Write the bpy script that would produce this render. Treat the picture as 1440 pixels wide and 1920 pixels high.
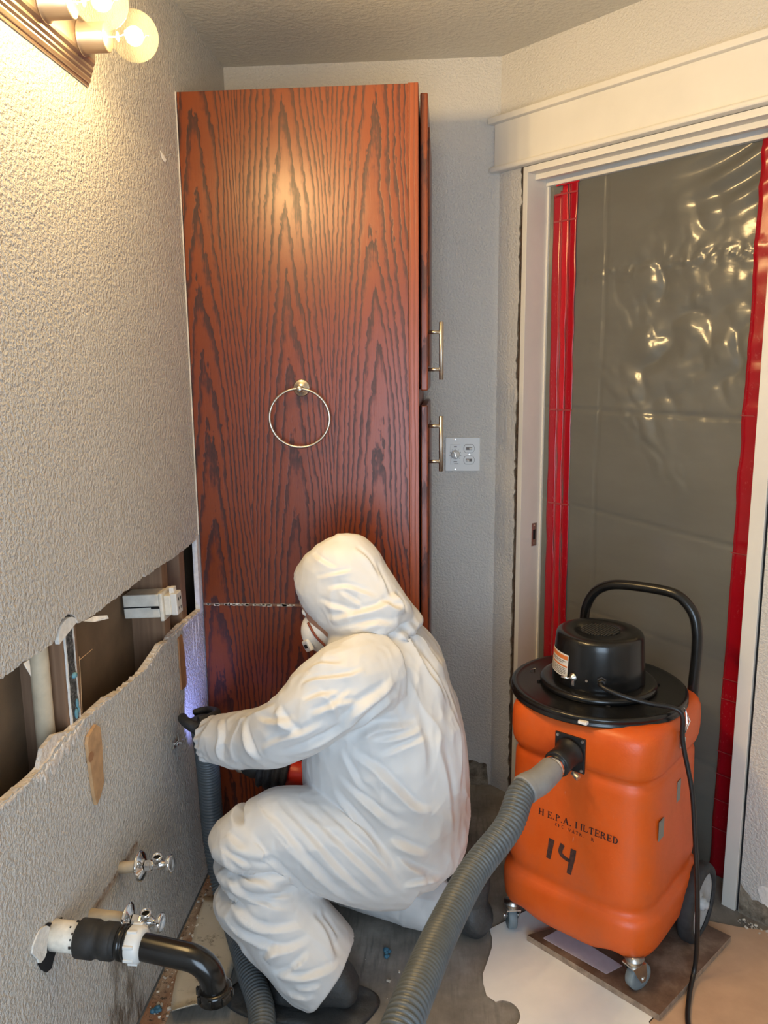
import bpy, bmesh, math, random
import numpy as np
from mathutils import Vector, Matrix

# ------------------------------------------------------------------ scene, camera, light
scene = bpy.context.scene
COL = scene.collection
for o in list(bpy.data.objects):
    bpy.data.objects.remove(o)

YB = 2.670        # back wall plane
YC = 2.172        # near side of the tall cabinet
XC = 0.634        # front of the cabinet's face frame
HC = 2.208        # cabinet top
CEIL = 2.44
DG = 3.546        # angled wall: x + y = DG
S2 = math.sqrt(2.0)

cam_d = bpy.data.cameras.new('camera')
cam = bpy.data.objects.new('camera', cam_d)
COL.objects.link(cam)
cam_d.sensor_fit = 'HORIZONTAL'
cam_d.sensor_width = 36.0
cam_d.lens = 36.97
cam_d.clip_start = 0.02
CP = Vector((0.7016, 0.0, 1.4894))
FW = Vector((-0.07517, 0.98128, -0.17729))
RT = Vector((0.99717, 0.07457, -0.01003))
UP = Vector((-0.00338, 0.17754, 0.98411))
cam.matrix_world = Matrix(((RT.x, UP.x, -FW.x, CP.x), (RT.y, UP.y, -FW.y, CP.y), (RT.z, UP.z, -FW.z, CP.z), (0, 0, 0, 1)))
scene.camera = cam

scene.view_settings.view_transform = 'Standard'
scene.view_settings.look = 'None'
scene.view_settings.gamma = 1.0
scene.view_settings.use_curve_mapping = False
scene.view_settings.exposure = 0.54
scene.cycles.use_denoising = True
scene.cycles.max_bounces = 8
scene.cycles.diffuse_bounces = 5
scene.cycles.caustics_reflective = False
scene.cycles.caustics_refractive = False
scene.cycles.sample_clamp_indirect = 6.0

world = bpy.data.worlds.new('world')
scene.world = world
world.use_nodes = True
world.node_tree.nodes['Background'].inputs[0].default_value = (0.75, 0.85, 1.0, 1)
world.node_tree.nodes['Background'].inputs[1].default_value = 0.12

BULB_W = 2.5      # all-round glow of a globe
BULB_F = 6.6      # extra light thrown away from the wall
BULB_C = (1.0, 0.69, 0.31)
WIN_W = 35.0
WIN_C = (0.62, 0.80, 1.0)
ld = bpy.data.lights.new('window_daylight', 'AREA')
ld.shape = 'RECTANGLE'
ld.size = 1.15
ld.size_y = 1.35
ld.energy = WIN_W
ld.color = WIN_C
lo = bpy.data.objects.new('window_daylight', ld)
COL.objects.link(lo)
lo.location = (.85, -.91, 1.05)
lo.rotation_euler = (math.radians(90), 0, 0)      # shines along +y, in through the window

# ------------------------------------------------------------------ helpers
rng = np.random.RandomState(7)

def _h(ix, iy, iz, seed):
    n = (ix * 374761393 + iy * 668265263 + iz * 2147483647 + seed * 974711) & 0xffffffff
    n = ((n ^ (n >> 13)) * 1274126177) & 0xffffffff
    n = (n ^ (n >> 16)) & 0xffffffff
    return n / 4294967295.0

def vnoise(P, seed=0):
    P = np.asarray(P, float)
    i = np.floor(P).astype(np.int64)
    f = P - i
    f = f * f * f * (f * (f * 6 - 15) + 10)
    r = 0
    for dx in (0, 1):
        wx = f[:, 0] if dx else 1 - f[:, 0]
        for dy in (0, 1):
            wy = f[:, 1] if dy else 1 - f[:, 1]
            for dz in (0, 1):
                wz = f[:, 2] if dz else 1 - f[:, 2]
                r = r + wx * wy * wz * _h(i[:, 0] + dx, i[:, 1] + dy, i[:, 2] + dz, seed)
    return r

def obj(name, me, m=None, parent=None, smooth=False, keep=True):
    if isinstance(me, bmesh.types.BMesh):
        bm = me
        bmesh.ops.recalc_face_normals(bm, faces=bm.faces)
        me = bpy.data.meshes.new(name)
        bm.to_mesh(me)
        bm.free()
    o = bpy.data.objects.new(name, me)
    COL.objects.link(o)
    if m is not None:
        for k in (m if isinstance(m, (list, tuple)) else [m]):
            me.materials.append(M[k])
    if smooth:
        for p in me.polygons:
            p.use_smooth = True
    if parent is not None:
        o.parent = parent
        if keep:
            mw = Matrix.LocRotScale(parent.location, parent.rotation_euler, parent.scale)
            pp = parent.parent
            mw = parent.matrix_basis.copy() if pp is None else pp.matrix_basis @ parent.matrix_parent_inverse @ parent.matrix_basis
            o.matrix_parent_inverse = mw.inverted()
    return o

def tag(o, label, cat=None, group=None, kind=None):
    o['label'] = label
    if cat: o['category'] = cat
    if group: o['group'] = group
    if kind: o['kind'] = kind
    return o

def thing(name, label, cat, loc=(0, 0, 0), rz=0.0, group=None, kind=None):
    o = bpy.data.objects.new(name, None)
    COL.objects.link(o)
    o.empty_display_size = 0.05
    o.location = loc
    o.rotation_euler = (0, 0, rz)
    return tag(o, label, cat, group, kind)

def fr(d, ref=None):
    d = Vector(d).normalized()
    ref = Vector(ref) if ref is not None else (Vector((0, 0, 1)) if abs(d.z) < 0.9 else Vector((1, 0, 0)))
    u = (ref - d * ref.dot(d)).normalized()
    return u, d.cross(u), d

def add_box(bm, c, s, R=None, bev=0.0, seg=2):
    c = Vector(c)
    vs = []
    for dx in (-.5, .5):
        for dy in (-.5, .5):
            for dz in (-.5, .5):
                v = Vector((dx * s[0], dy * s[1], dz * s[2]))
                if R is not None: v = R @ v
                vs.append(bm.verts.new(c + v))
    fs = [bm.faces.new([vs[k] for k in q]) for q in ((0, 1, 3, 2), (4, 6, 7, 5), (0, 4, 5, 1), (2, 3, 7, 6), (0, 2, 6, 4), (1, 5, 7, 3))]
    if bev > 0:
        es = list({e for f in fs for e in f.edges})
        bmesh.ops.bevel(bm, geom=es, offset=bev, segments=seg, profile=0.5, affect='EDGES')
    return vs

def box(c, s, R=None, bev=0.0, seg=2):
    bm = bmesh.new()
    add_box(bm, c, s, R, bev, seg)
    return bm

def bx(x0, x1, y0, y1, z0, z1, bev=0.0):
    return box(((x0 + x1) / 2, (y0 + y1) / 2, (z0 + z1) / 2), (x1 - x0, y1 - y0, z1 - z0), None, bev)

def add_rings(bm, rings, cap0=True, cap1=True, closed=False):
    R = [[bm.verts.new(p) for p in r] for r in rings]
    n = len(R[0])
    m = len(R)
    for i in range(m if closed else m - 1):
        a, b = R[i], R[(i + 1) % m]
        for k in range(n):
            bm.faces.new((a[k], a[(k + 1) % n], b[(k + 1) % n], b[k]))
    if not closed:
        if cap0: bm.faces.new(R[0][::-1])
        if cap1: bm.faces.new(R[-1])
    return R

def add_lathe(bm, o, d, prof, n=24, ref=None, cap0=True, cap1=True):
    """prof: (distance along d, radius)"""
    o = Vector(o)
    u, v, w = fr(d, ref)
    rings = []
    for t, r in prof:
        rings.append([o + w * t + (u * math.cos(2 * math.pi * k / n) + v * math.sin(2 * math.pi * k / n)) * max(r, 1e-5) for k in range(n)])
    return add_rings(bm, rings, cap0, cap1)

def lathe(o, d, prof, n=24, ref=None, cap0=True, cap1=True):
    bm = bmesh.new()
    add_lathe(bm, o, d, prof, n, ref, cap0, cap1)
    return bm

def crom(pts, n):
    P = np.array(pts, float)
    if P.ndim == 1: P = P[:, None]
    k = len(P)
    Q = np.vstack([2 * P[0] - P[1], P, 2 * P[-1] - P[-2]])
    ts = np.linspace(0, k - 1, n)
    out = []
    for t in ts:
        i = min(int(t), k - 2)
        f = t - i
        a, b, c, d = Q[i], Q[i + 1], Q[i + 2], Q[i + 3]
        out.append(0.5 * ((2 * b) + (c - a) * f + (2 * a - 5 * b + 4 * c - d) * f * f + (3 * b - a - 3 * c + d) * f ** 3))
    return np.array(out)

def resample(P, step):
    P = np.array(P)
    L = np.r_[0, np.cumsum(np.linalg.norm(np.diff(P, axis=0), axis=1))]
    n = max(2, int(round(L[-1] / step)) + 1)
    s = np.linspace(0, L[-1], n)
    return np.stack([np.interp(s, L, P[:, k]) for k in range(3)], 1), s

def frames(P):
    P = np.array(P)
    T = np.gradient(P, axis=0)
    T /= np.linalg.norm(T, axis=1)[:, None]
    u = np.cross(T[0], [0, 0, 1.0])
    if np.linalg.norm(u) < .1: u = np.cross(T[0], [1.0, 0, 0])
    U = []
    for t in T:
        u = u - t * (u @ t)
        u /= np.linalg.norm(u)
        U.append(u)
    U = np.array(U)
    return T, U, np.cross(T, U)

def add_tube(bm, P, r, n=12, cap=True):
    P = np.array(P, float)
    T, U, V = frames(P)
    r = np.broadcast_to(np.asarray(r, float), (len(P),))
    rings = []
    for i in range(len(P)):
        rings.append([Vector(P[i] + r[i] * (math.cos(2 * math.pi * k / n) * U[i] + math.sin(2 * math.pi * k / n) * V[i])) for k in range(n)])
    add_rings(bm, rings, cap, cap)

def tube(P, r, n=12, cap=True):
    bm = bmesh.new()
    add_tube(bm, P, r, n, cap)
    return bm

def prism(pts, off, th):
    """polygon given as 3-D points, extruded by vector off"""
    from mathutils.geometry import tessellate_polygon
    bm = bmesh.new()
    a = [bm.verts.new(Vector(p)) for p in pts]
    b = [bm.verts.new(Vector(p) + Vector(off)) for p in pts]
    n = len(a)
    for t in tessellate_polygon([[Vector(p) for p in pts]]):
        bm.faces.new([a[k] for k in t])
        bm.faces.new([b[k] for k in t[::-1]])
    for i in range(n):
        bm.faces.new((a[i], b[i], b[(i + 1) % n], a[(i + 1) % n]))
    return bm

def sphere(c, r, u=20, v=12, sc=(1, 1, 1)):
    bm = bmesh.new()
    bmesh.ops.create_uvsphere(bm, u_segments=u, v_segments=v, radius=r)
    for w in bm.verts:
        w.co = Vector((w.co.x * sc[0], w.co.y * sc[1], w.co.z * sc[2])) + Vector(c)
    return bm

# ------------------------------------------------------------------ materials
M = {}

class N:
    def __init__(self, name):
        self.m = bpy.data.materials.new(name)
        self.m.use_nodes = True
        self.nt = self.m.node_tree
        self.b = self.nt.nodes['Principled BSDF']
        self.out = self.nt.nodes['Material Output']
        M[name] = self.m
        self._co = None
    def n(self, t, **kw):
        x = self.nt.nodes.new(t)
        for k, v in kw.items(): setattr(x, k, v)
        return x
    def l(self, a, b):
        self.nt.links.new(a, b)
    def co(self):
        if self._co is None:
            self._co = self.n('ShaderNodeTexCoord').outputs['Object']
        return self._co
    def mp(self, scale=(1, 1, 1), loc=(0, 0, 0), rot=(0, 0, 0), src=None):
        x = self.n('ShaderNodeMapping')
        x.inputs['Scale'].default_value = scale
        x.inputs['Location'].default_value = loc
        x.inputs['Rotation'].default_value = rot
        self.l(src or self.co(), x.inputs[0])
        return x.outputs[0]
    def noise(self, scale, detail=3, rough=.5, src=None, dist=0):
        x = self.n('ShaderNodeTexNoise')
        x.inputs['Scale'].default_value = scale
        x.inputs['Detail'].default_value = detail
        x.inputs['Roughness'].default_value = rough
        x.inputs['Distortion'].default_value = dist
        self.l(src or self.co(), x.inputs['Vector'])
        return x.outputs['Fac']
    def ramp(self, fac, stops, interp='LINEAR'):
        x = self.n('ShaderNodeValToRGB')
        x.color_ramp.interpolation = interp
        els = x.color_ramp.elements
        while len(els) < len(stops): els.new(0.5)
        for e, (p, c) in zip(els, stops):
            e.position = p
            e.color = (c[0], c[1], c[2], 1) if isinstance(c, (tuple, list)) else (c, c, c, 1)
        self.l(fac, x.inputs[0])
        return x.outputs[0]
    def mix(self, fac, a, b, mode='MIX'):
        x = self.n('ShaderNodeMix', data_type='RGBA', blend_type=mode)
        for s, v in ((x.inputs[0], fac), (x.inputs[6], a), (x.inputs[7], b)):
            if isinstance(v, (int, float)): s.default_value = v
            elif isinstance(v, (tuple, list)): s.default_value = (v[0], v[1], v[2], 1)
            else: self.l(v, s)
        return x.outputs[2]
    def math(self, op, a, b=None, c=None):
        x = self.n('ShaderNodeMath', operation=op)
        for s, v in zip(x.inputs, (a, b, c)):
            if v is None: continue
            if isinstance(v, (int, float)): s.default_value = v
            else: self.l(v, s)
        return x.outputs[0]
    def sep(self, src=None):
        x = self.n('ShaderNodeSeparateXYZ')
        self.l(src or self.co(), x.inputs[0])
        return x.outputs
    def col(self, c):
        if isinstance(c, (tuple, list)): self.b.inputs['Base Color'].default_value = (c[0], c[1], c[2], 1)
        else: self.l(c, self.b.inputs['Base Color'])
        return self
    def set(self, **kw):
        for k, v in kw.items():
            s = self.b.inputs[k.replace('_', ' ')]
            if isinstance(v, (int, float)): s.default_value = v
            elif isinstance(v, (tuple, list)): s.default_value = (v[0], v[1], v[2], 1)
            else: self.l(v, s)
        return self
    def bump(self, h, strength=.3, dist=.01):
        x = self.n('ShaderNodeBump')
        x.inputs['Strength'].default_value = strength
        x.inputs['Distance'].default_value = dist
        self.l(h, x.inputs['Height'])
        self.l(x.outputs[0], self.b.inputs['Normal'])
        return self

def plain(name, c, rough=.5, metal=0.0, var=0.0, vs=30, bump=0.0, bs=80, bd=.002):
    a = N(name)
    if var > 0:
        f = a.noise(vs, 4, .6)
        a.col(a.ramp(f, [(.3, tuple(max(0, k * (1 - var)) for k in c)), (.7, tuple(min(1, k * (1 + var)) for k in c))]))
    else:
        a.col(c)
    a.set(Roughness=rough, Metallic=metal)
    if bump > 0:
        a.bump(a.noise(bs, 3, .6), bump, bd)
    return a

def wall_mat(name, c, strength, scale=95, dist=.004, stains=False, rough=.55):
    a = N(name)
    h1 = a.noise(scale, 3.0, .6, dist=.1)
    h = a.ramp(h1, [(.34, 0.0), (.66, 1.0)])
    f = a.noise(3.0, 4, .6)
    base = a.ramp(f, [(.3, tuple(k * .95 for k in c)), (.7, c)])
    if stains:
        x, y, z = a.sep()
        # mould and water marks low on the wall below the drain, shaped by streaky noise
        s = a.noise(1.0, 5, .65, src=a.mp((30, 30, 9)))
        dy = a.math('ABSOLUTE', a.math('SUBTRACT', y, 1.47))
        lim = a.math('SUBTRACT', 1.0, a.math('ADD', a.math('MULTIPLY', dy, 5.5), a.math('MULTIPLY', z, 2.4)))
        k = a.math('MULTIPLY', a.ramp(s, [(.38, 0.0), (.56, 1.0)]), a.ramp(lim, [(.0, 0.0), (.45, 1.0)]))
        base = a.mix(a.math('MULTIPLY', k, .92), base, (.16, .12, .085))
        # rust line left behind by the old cabinet back, around the pipes
        s2 = a.noise(1.0, 4, .7, src=a.mp((60, 60, 60)))
        l1 = a.math('ABSOLUTE', a.math('SUBTRACT', z, a.math('ADD', .405, a.math('MULTIPLY', s2, .03))))
        inr = a.math('MULTIPLY', a.math('GREATER_THAN', y, 1.36), a.math('LESS_THAN', y, 1.61))
        k2 = a.math('MULTIPLY', a.math('MULTIPLY', a.ramp(l1, [(.003, 1.0), (.013, 0.0)]), inr), a.ramp(s2, [(.35, 0.2), (.6, .9)]))
        base = a.mix(k2, base, (.32, .19, .11))
        # small dark flecks
        v = a.n('ShaderNodeTexVoronoi'); v.inputs['Scale'].default_value = 9
        a.l(a.co(), v.inputs['Vector'])
        fl = a.math('MULTIPLY', a.math('LESS_THAN', v.outputs['Distance'], .035), .5)
        base = a.mix(fl, base, (.15, .12, .1))
    a.col(base)
    a.set(Roughness=rough)
    a.bump(h, strength, dist)
    return a

WALL = (.66, .635, .59)
wall_mat('wall_paint', WALL, .72, scale=115, dist=.006, stains=True)
wall_mat('wall_paint_plain', WALL, .55, scale=130, dist=.005)
wall_mat('ceiling_paint', (.60, .57, .50), .35, scale=70, dist=.004)
plain('trim_paint', (.72, .69, .63), .35, var=.04, vs=6)
plain('gypsum', (.74, .66, .58), .9, var=.18, vs=60, bump=.9, bs=130, bd=.006)
plain('torn_paper', (.80, .77, .72), .9, var=.12, vs=80, bump=.6, bs=160, bd=.003)
plain('kraft_board', (.20, .13, .075), .85, var=.18, vs=9, bump=.15, bs=300)
plain('torn_brown', (.085, .055, .038), .9, var=.5, vs=90, bump=.8, bs=200, bd=.006)
plain('dark_gap', (.01, .01, .012), .95)
plain('satin_nickel', (.62, .56, .48), .30, 1.0)
plain('steel', (.62, .60, .57), .32, 1.0, var=.1, vs=50)
plain('chrome', (.80, .80, .80), .08, 1.0, var=.06, vs=40)
plain('brushed_bronze', (.50, .40, .32), .34, .85)
plain('white_plastic', (.72, .71, .68), .4)
plain('ivory_plastic', (.74, .70, .62), .45, var=.12, vs=40)
plain('cpvc', (.62, .51, .36), .45, var=.12, vs=30)
plain('pvc_white', (.78, .72, .62), .5, var=.15, vs=60)
plain('rubber_black', (.022, .020, .018), .65, var=.4, vs=40, bump=.25, bs=120)
plain('abs_black', (.010, .009, .008), .2, var=.4, vs=20)
plain('black_metal', (.008, .008, .008), .24, var=.5, vs=25, bump=.06, bs=200)
plain('black_plastic', (.012, .012, .013), .42, var=.3, vs=60)
plain('slot_black', (.004, .004, .004), .9)
plain('glove_black', (.018, .019, .022), .62, var=.3, vs=90, bump=.5, bs=400, bd=.002)
plain('boot_grey', (.045, .046, .046), .55, var=.25, vs=20, bump=.3, bs=60, bd=.01)
plain('skin', (.42, .22, .14), .5, var=.08, vs=60)
plain('eye_white', (.8, .78, .74), .2)
plain('mask_white', (.80, .79, .76), .75, bump=.25, bs=300)
plain('strap_red', (.22, .05, .025), .6)
plain('tool_red', (.55, .03, .015), .4)
plain('tool_black', (.015, .015, .016), .5)
plain('pale_wood', (.50, .30, .15), .7, var=.25, vs=25)
plain('reddish_wood', (.35, .17, .075), .7, var=.2, vs=30)
plain('ink', (.018, .008, .010), .6)
plain('marker_ink', (.060, .022, .015), .6, var=.6, vs=120)
plain('tape_grey', (.22, .21, .18), .6)
plain('label_white', (.72, .70, .66), .45)
plain('label_orange', (.70, .20, .05), .45)
plain('label_text', (.16, .14, .13), .6)
plain('caster_grey', (.17, .21, .23), .5, var=.15, vs=40)
plain('tire', (.03, .032, .035), .7, var=.3, vs=40)
plain('rim_grey', (.42, .45, .47), .45, var=.2, vs=25)
plain('blue_bit', (.05, .16, .24), .6, var=.3, vs=60)
plain('blue_glue', (.13, .30, .36), .6, var=.3, vs=60)
plain('caulk', (.66, .60, .52), .7)
plain('glue_line', (.22, .12, .07), .6, var=.5, vs=70)
plain('scrap_paper', (.55, .50, .56), .7, var=.1, vs=20)
plain('hose_grey', (.095, .110, .120), .42, var=.12, vs=30)
plain('cuff_grey', (.25, .25, .245), .5, var=.1, vs=30)
plain('grille_dark', (.035, .035, .034), .5)
plain('cord_black', (.009, .009, .010), .38)

# grey corrugated hose is plain; the suit is a matte white non-woven cloth
a = N('suit_white')
f = a.noise(5, 4, .6)
a.col(a.ramp(f, [(.3, (.655, .655, .65)), (.7, (.72, .72, .72))]))
a.set(Roughness=.55)
try: a.set(Sheen_Weight=.08)
except Exception: pass
nz_ = a.n('ShaderNodeTexNoise'); nz_.noise_type = 'RIDGED_MULTIFRACTAL'; nz_.normalize = True
a.l(a.mp((20, 20, 12), rot=(.4, .5, .7)), nz_.inputs['Vector'])
nz_.inputs['Scale'].default_value = 1.0; nz_.inputs['Detail'].default_value = 3.0; nz_.inputs['Roughness'].default_value = .45; nz_.inputs['Distortion'].default_value = .6
a.bump(nz_.outputs['Fac'], .55, .008)

# cherry stained oak veneer: repeated leaves with cathedral peaks, pores and straight flanks
def oak(name, scale=1.0, cathedral=True, axis='xz', light=0.0, x0=.16, leaf=.24):
    a = N(name)
    x, y, z = a.sep()
    if axis == 'yz': x = y
    wob = a.noise(1.0, 2, .5, src=a.mp((9, 9, 1.6)))
    wob2 = a.noise(1.0, 3, .6, src=a.mp((42, 42, 3.5)))
    if cathedral:
        xs = a.math('ADD', x, a.math('MULTIPLY', a.math('SUBTRACT', wob, .5), .05))
        q = a.math('SUBTRACT', a.math('MODULO', a.math('ADD', xs, leaf * 10 - x0), leaf), leaf / 2)
        qq = a.math('POWER', a.math('ADD', a.math('ABSOLUTE', q), .002), 1.45)
        jg = a.noise(1.0, 2, .6, src=a.mp((75, 75, 32)))
        fq = a.math('ADD', a.math('MULTIPLY', qq, 150.0), a.math('ADD', a.math('MULTIPLY', z, 4.6), a.math('MULTIPLY', jg, .75)))
        g = a.math('ADD', fq, a.math('ADD', a.math('MULTIPLY', wob2, 1.0), a.math('MULTIPLY', wob, 2.0)))
    else:
        g = a.math('ADD', a.math('MULTIPLY', x, 90.0), a.math('MULTIPLY', wob2, 1.5))
    ring = a.math('FRACT', g)
    pore = a.noise(1.0, 3, .7, src=a.mp((420, 420, 14)))
    pore2 = a.noise(1.0, 2, .6, src=a.mp((900, 900, 60)))
    d = a.math('ADD', a.ramp(ring, [(0, .05), (.40, .10), (.66, .62), (.88, .95), (1.0, .10)]), a.math('MULTIPLY', a.math('SUBTRACT', pore, .5), 1.0))
    base = a.ramp(d, [(.10, (.205, .038, .0050)), (.42, (.160, .027, .0042)), (.66, (.070, .0110, .0030)), (.98, (.026, .0048, .0022))])
    tone = a.noise(1.0, 2, .5, src=a.mp((5, 5, .8)))
    base = a.mix(a.ramp(tone, [(.3, 0.0), (.75, .35)]), base, (.075, .012, .005), 'MIX')
    if light: base = a.mix(light, base, (.34, .075, .016))
    a.col(base)
    a.set(Roughness=a.ramp(d, [(.2, .34), (.9, .5)]), Coat_Weight=.12, Coat_Roughness=.25, Specular_IOR_Level=.5)
    a.bump(a.math('ADD', a.math('MULTIPLY', d, -.6), a.math('MULTIPLY', pore2, .3)), .25, .0012)
oak('oak_panel')
oak('oak_edge', cathedral=False, axis='xz', light=.45)
oak('oak_door', cathedral=True, axis='yz', x0=.02, leaf=.3, light=.1)

# framing lumber
a = N('stud_wood')
g = a.noise(1.0, 3, .6, src=a.mp((60, 60, 2.0), rot=(0, 0, 0)))
a.col(a.ramp(g, [(.3, (.19, .105, .06)), (.7, (.30, .18, .105))]))
a.set(Roughness=.75)

# plastic sheet: hazy grey film with a soft shine
a = N('poly_sheet')
tr = a.n('ShaderNodeBsdfTransparent'); tr.inputs[0].default_value = (.9, .92, .9, 1)
tl = a.n('ShaderNodeBsdfTranslucent'); tl.inputs[0].default_value = (.45, .46, .43, 1)
mx = a.n('ShaderNodeMixShader'); mx.inputs[0].default_value = .25
mx2 = a.n('ShaderNodeMixShader'); mx2.inputs[0].default_value = .15
a.col(a.ramp(a.noise(1.0, 4, .6, src=a.mp((3, 3, 9))), [(.3, (.185, .178, .148)), (.7, (.22, .212, .178))]))
a.set(Roughness=.20, Specular_IOR_Level=.9)
a.bump(a.noise(1.0, 4, .6, src=a.mp((18, 18, 30))), .12, .008)
a.l(a.b.outputs[0], mx2.inputs[1]); a.l(tl.outputs[0], mx2.inputs[2])
a.l(mx2.outputs[0], mx.inputs[1]); a.l(tr.outputs[0], mx.inputs[2])
a.l(mx.outputs[0], a.out.inputs[0])

# red sheathing tape: deep red with pale air bubbles
a = N('red_tape')
b1 = a.noise(1.0, 3, .6, src=a.mp((160, 160, 90)))
b2 = a.noise(1.0, 2, .5, src=a.mp((14, 14, 6)))
k = a.math('MULTIPLY', a.ramp(b1, [(.60, 0.0), (.66, 1.0)]), a.ramp(b2, [(.45, 0.0), (.6, 1.0)]))
a.col(a.mix(a.math('MULTIPLY', k, .6), (.34, .005, .014), (.42, .07, .08)))
a.set(Roughness=.22)
plain('red_tape_mid', (.46, .006, .015), .22, var=.1, vs=12)
plain('tape_pink', (.33, .045, .05), .35, var=.1, vs=20)

# glass of the lamps: thin, slightly dusty
a = N('bulb_glass')
tr = a.n('ShaderNodeBsdfTransparent'); tr.inputs[0].default_value = (.97, .95, .9, 1)
gl = a.n('ShaderNodeBsdfGlossy'); gl.inputs['Roughness'].default_value = .04
di = a.n('ShaderNodeBsdfTranslucent'); di.inputs[0].default_value = (1, .92, .75, 1)
lw = a.n('ShaderNodeLayerWeight'); lw.inputs[0].default_value = .35
m1 = a.n('ShaderNodeMixShader'); m1.inputs[0].default_value = .012
m2 = a.n('ShaderNodeMixShader')
a.l(tr.outputs[0], m1.inputs[1]); a.l(di.outputs[0], m1.inputs[2])
a.l(a.ramp(lw.outputs['Facing'], [(.0, .02), (.8, .10), (1.0, .35)]), m2.inputs[0])
a.l(m1.outputs[0], m2.inputs[1]); a.l(gl.outputs[0], m2.inputs[2])
a.l(m2.outputs[0], a.out.inputs[0])
a = N('window_glass')
tr = a.n('ShaderNodeBsdfTransparent')
gl = a.n('ShaderNodeBsdfGlossy'); gl.inputs['Roughness'].default_value = .02
m1 = a.n('ShaderNodeMixShader'); m1.inputs[0].default_value = .05
a.l(tr.outputs[0], m1.inputs[1]); a.l(gl.outputs[0], m1.inputs[2]); a.l(m1.outputs[0], a.out.inputs[0])
a = N('filament')
a.col((1, .8, .5)); a.set(Emission_Color=(1.0, .80, .45), Emission_Strength=90.0)
a = N('led')
a.col((.8, .85, 1)); a.set(Emission_Color=(.45, .5, 1.0), Emission_Strength=20.0)

# orange roto-moulded plastic, scuffed on the lower flanks
a = N('orange_plastic')
x, y, z = a.sep()
s = a.noise(1.0, 5, .7, src=a.mp((9, 9, 6)))
sc = a.noise(1.0, 3, .6, src=a.mp((160, 160, 24), rot=(.5, .3, 0)))
base = a.ramp(s, [(.3, (.62, .085, .006)), (.7, (.70, .115, .010))])
scuff = a.math('MULTIPLY', a.ramp(s, [(.48, 0.0), (.68, 1.0)]), .45)
base = a.mix(scuff, base, (.46, .085, .03))
base = a.mix(a.math('MULTIPLY', a.ramp(sc, [(.72, 0.0), (.76, 1.0)]), .35), base, (.75, .35, .22))
a.col(base)
a.set(Roughness=a.ramp(s, [(.3, .36), (.7, .5)]))
a.bump(a.noise(220, 2, .5), .12, .002)

# floors
a = N('floor_raw')
n1 = a.noise(7, 6, .65)
n2 = a.noise(1.0, 3, .6, src=a.mp((75, 7, 1)))
v = a.noise(2.1, 3, .5)
c = a.ramp(n1, [(.25, (.10, .095, .085)), (.5, (.22, .21, .19)), (.75, (.38, .365, .33))])
c = a.mix(a.ramp(v, [(.45, 0.0), (.7, .40)]), c, (.25, .20, .145))
c = a.mix(a.math('MULTIPLY', a.ramp(n2, [(.36, 1.0), (.5, 0.0)]), a.ramp(v, [(.35, .55), (.6, .1)])), c, (.05, .05, .05))
a.col(c); a.set(Roughness=.75)
a.bump(a.math('ADD', n1, a.math('MULTIPLY', n2, .6)), .5, .006)
plain('white_sheet', (.84, .84, .82), .5, var=.05, vs=8, bump=.1, bs=30)
a = N('old_vinyl')
n1 = a.noise(26, 7, .8)
n2 = a.noise(4, 3, .6)
a.col(a.mix(a.ramp(n1, [(.55, 0.0), (.66, .85)]), a.ramp(n2, [(.3, (.50, .44, .34)), (.7, (.62, .57, .47))]), (.11, .08, .055)))
a.set(Roughness=.6)
plain('tan_board', (.52, .34, .22), .6, var=.08, vs=14, bump=.08, bs=60)
a = N('plywood_dirty')
n1 = a.noise(9, 6, .7)
n2 = a.noise(1.0, 3, .6, src=a.mp((60, 14, 20), rot=(0, 0, -.6)))
c = a.ramp(n1, [(.3, (.060, .030, .019)), (.5, (.15, .09, .06)), (.72, (.33, .24, .18))])
a.col(a.mix(a.math('MULTIPLY', n2, .35), c, (.15, .09, .06))); a.set(Roughness=.6)
plain('ply_edge', (.30, .22, .155), .8, var=.35, vs=60)
a = N('rough_base')
n1 = a.noise(22, 6, .7)
a.col(a.ramp(n1, [(.35, (.10, .075, .05)), (.6, (.34, .29, .22)), (.8, (.55, .5, .42))])); a.set(Roughness=.9)
a.bump(n1, .8, .01)
a = N('wood_strip')
n1 = a.noise(1.0, 5, .7, src=a.mp((40, 9, 20)))
n2 = a.noise(70, 5, .8)
n3 = a.noise(6, 3, .5)
c = a.ramp(n1, [(.3, (.20, .12, .075)), (.55, (.40, .29, .20)), (.8, (.52, .41, .30))])
c = a.mix(a.ramp(n3, [(.5, 0.0), (.62, .7)]), c, (.30, .12, .05))
a.col(a.mix(a.ramp(n2, [(.54, 0.0), (.62, .85)]), c, (.05, .035, .025))); a.set(Roughness=.85)
a.bump(n2, .6, .006)
a = N('old_adhesive')
n1 = a.noise(150, 5, .7)
a.col(a.ramp(n1, [(.38, (.018, .017, .016)), (.55, (.10, .095, .09)), (.68, (.32, .30, .28))])); a.set(Roughness=.8)
a.bump(n1, .8, .006)
plain('crumb', (.55, .50, .42), .9, var=.4, vs=50)
# ------------------------------------------------------------------ the room
def jag(pts, step=.007, amp=.0022, seed=1):
    r = np.random.RandomState(seed)
    out = []
    for (a, b) in zip(pts[:-1], pts[1:]):
        a = np.array(a, float); b = np.array(b, float)
        n = max(1, int(np.linalg.norm(b - a) / step))
        for i in range(n):
            q = a + (b - a) * i / n
            if i > 0 or len(out): q = q + (r.rand(2) - .5) * 2 * amp
            out.append(tuple(q))
    out.append(tuple(pts[-1]))
    return out

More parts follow.
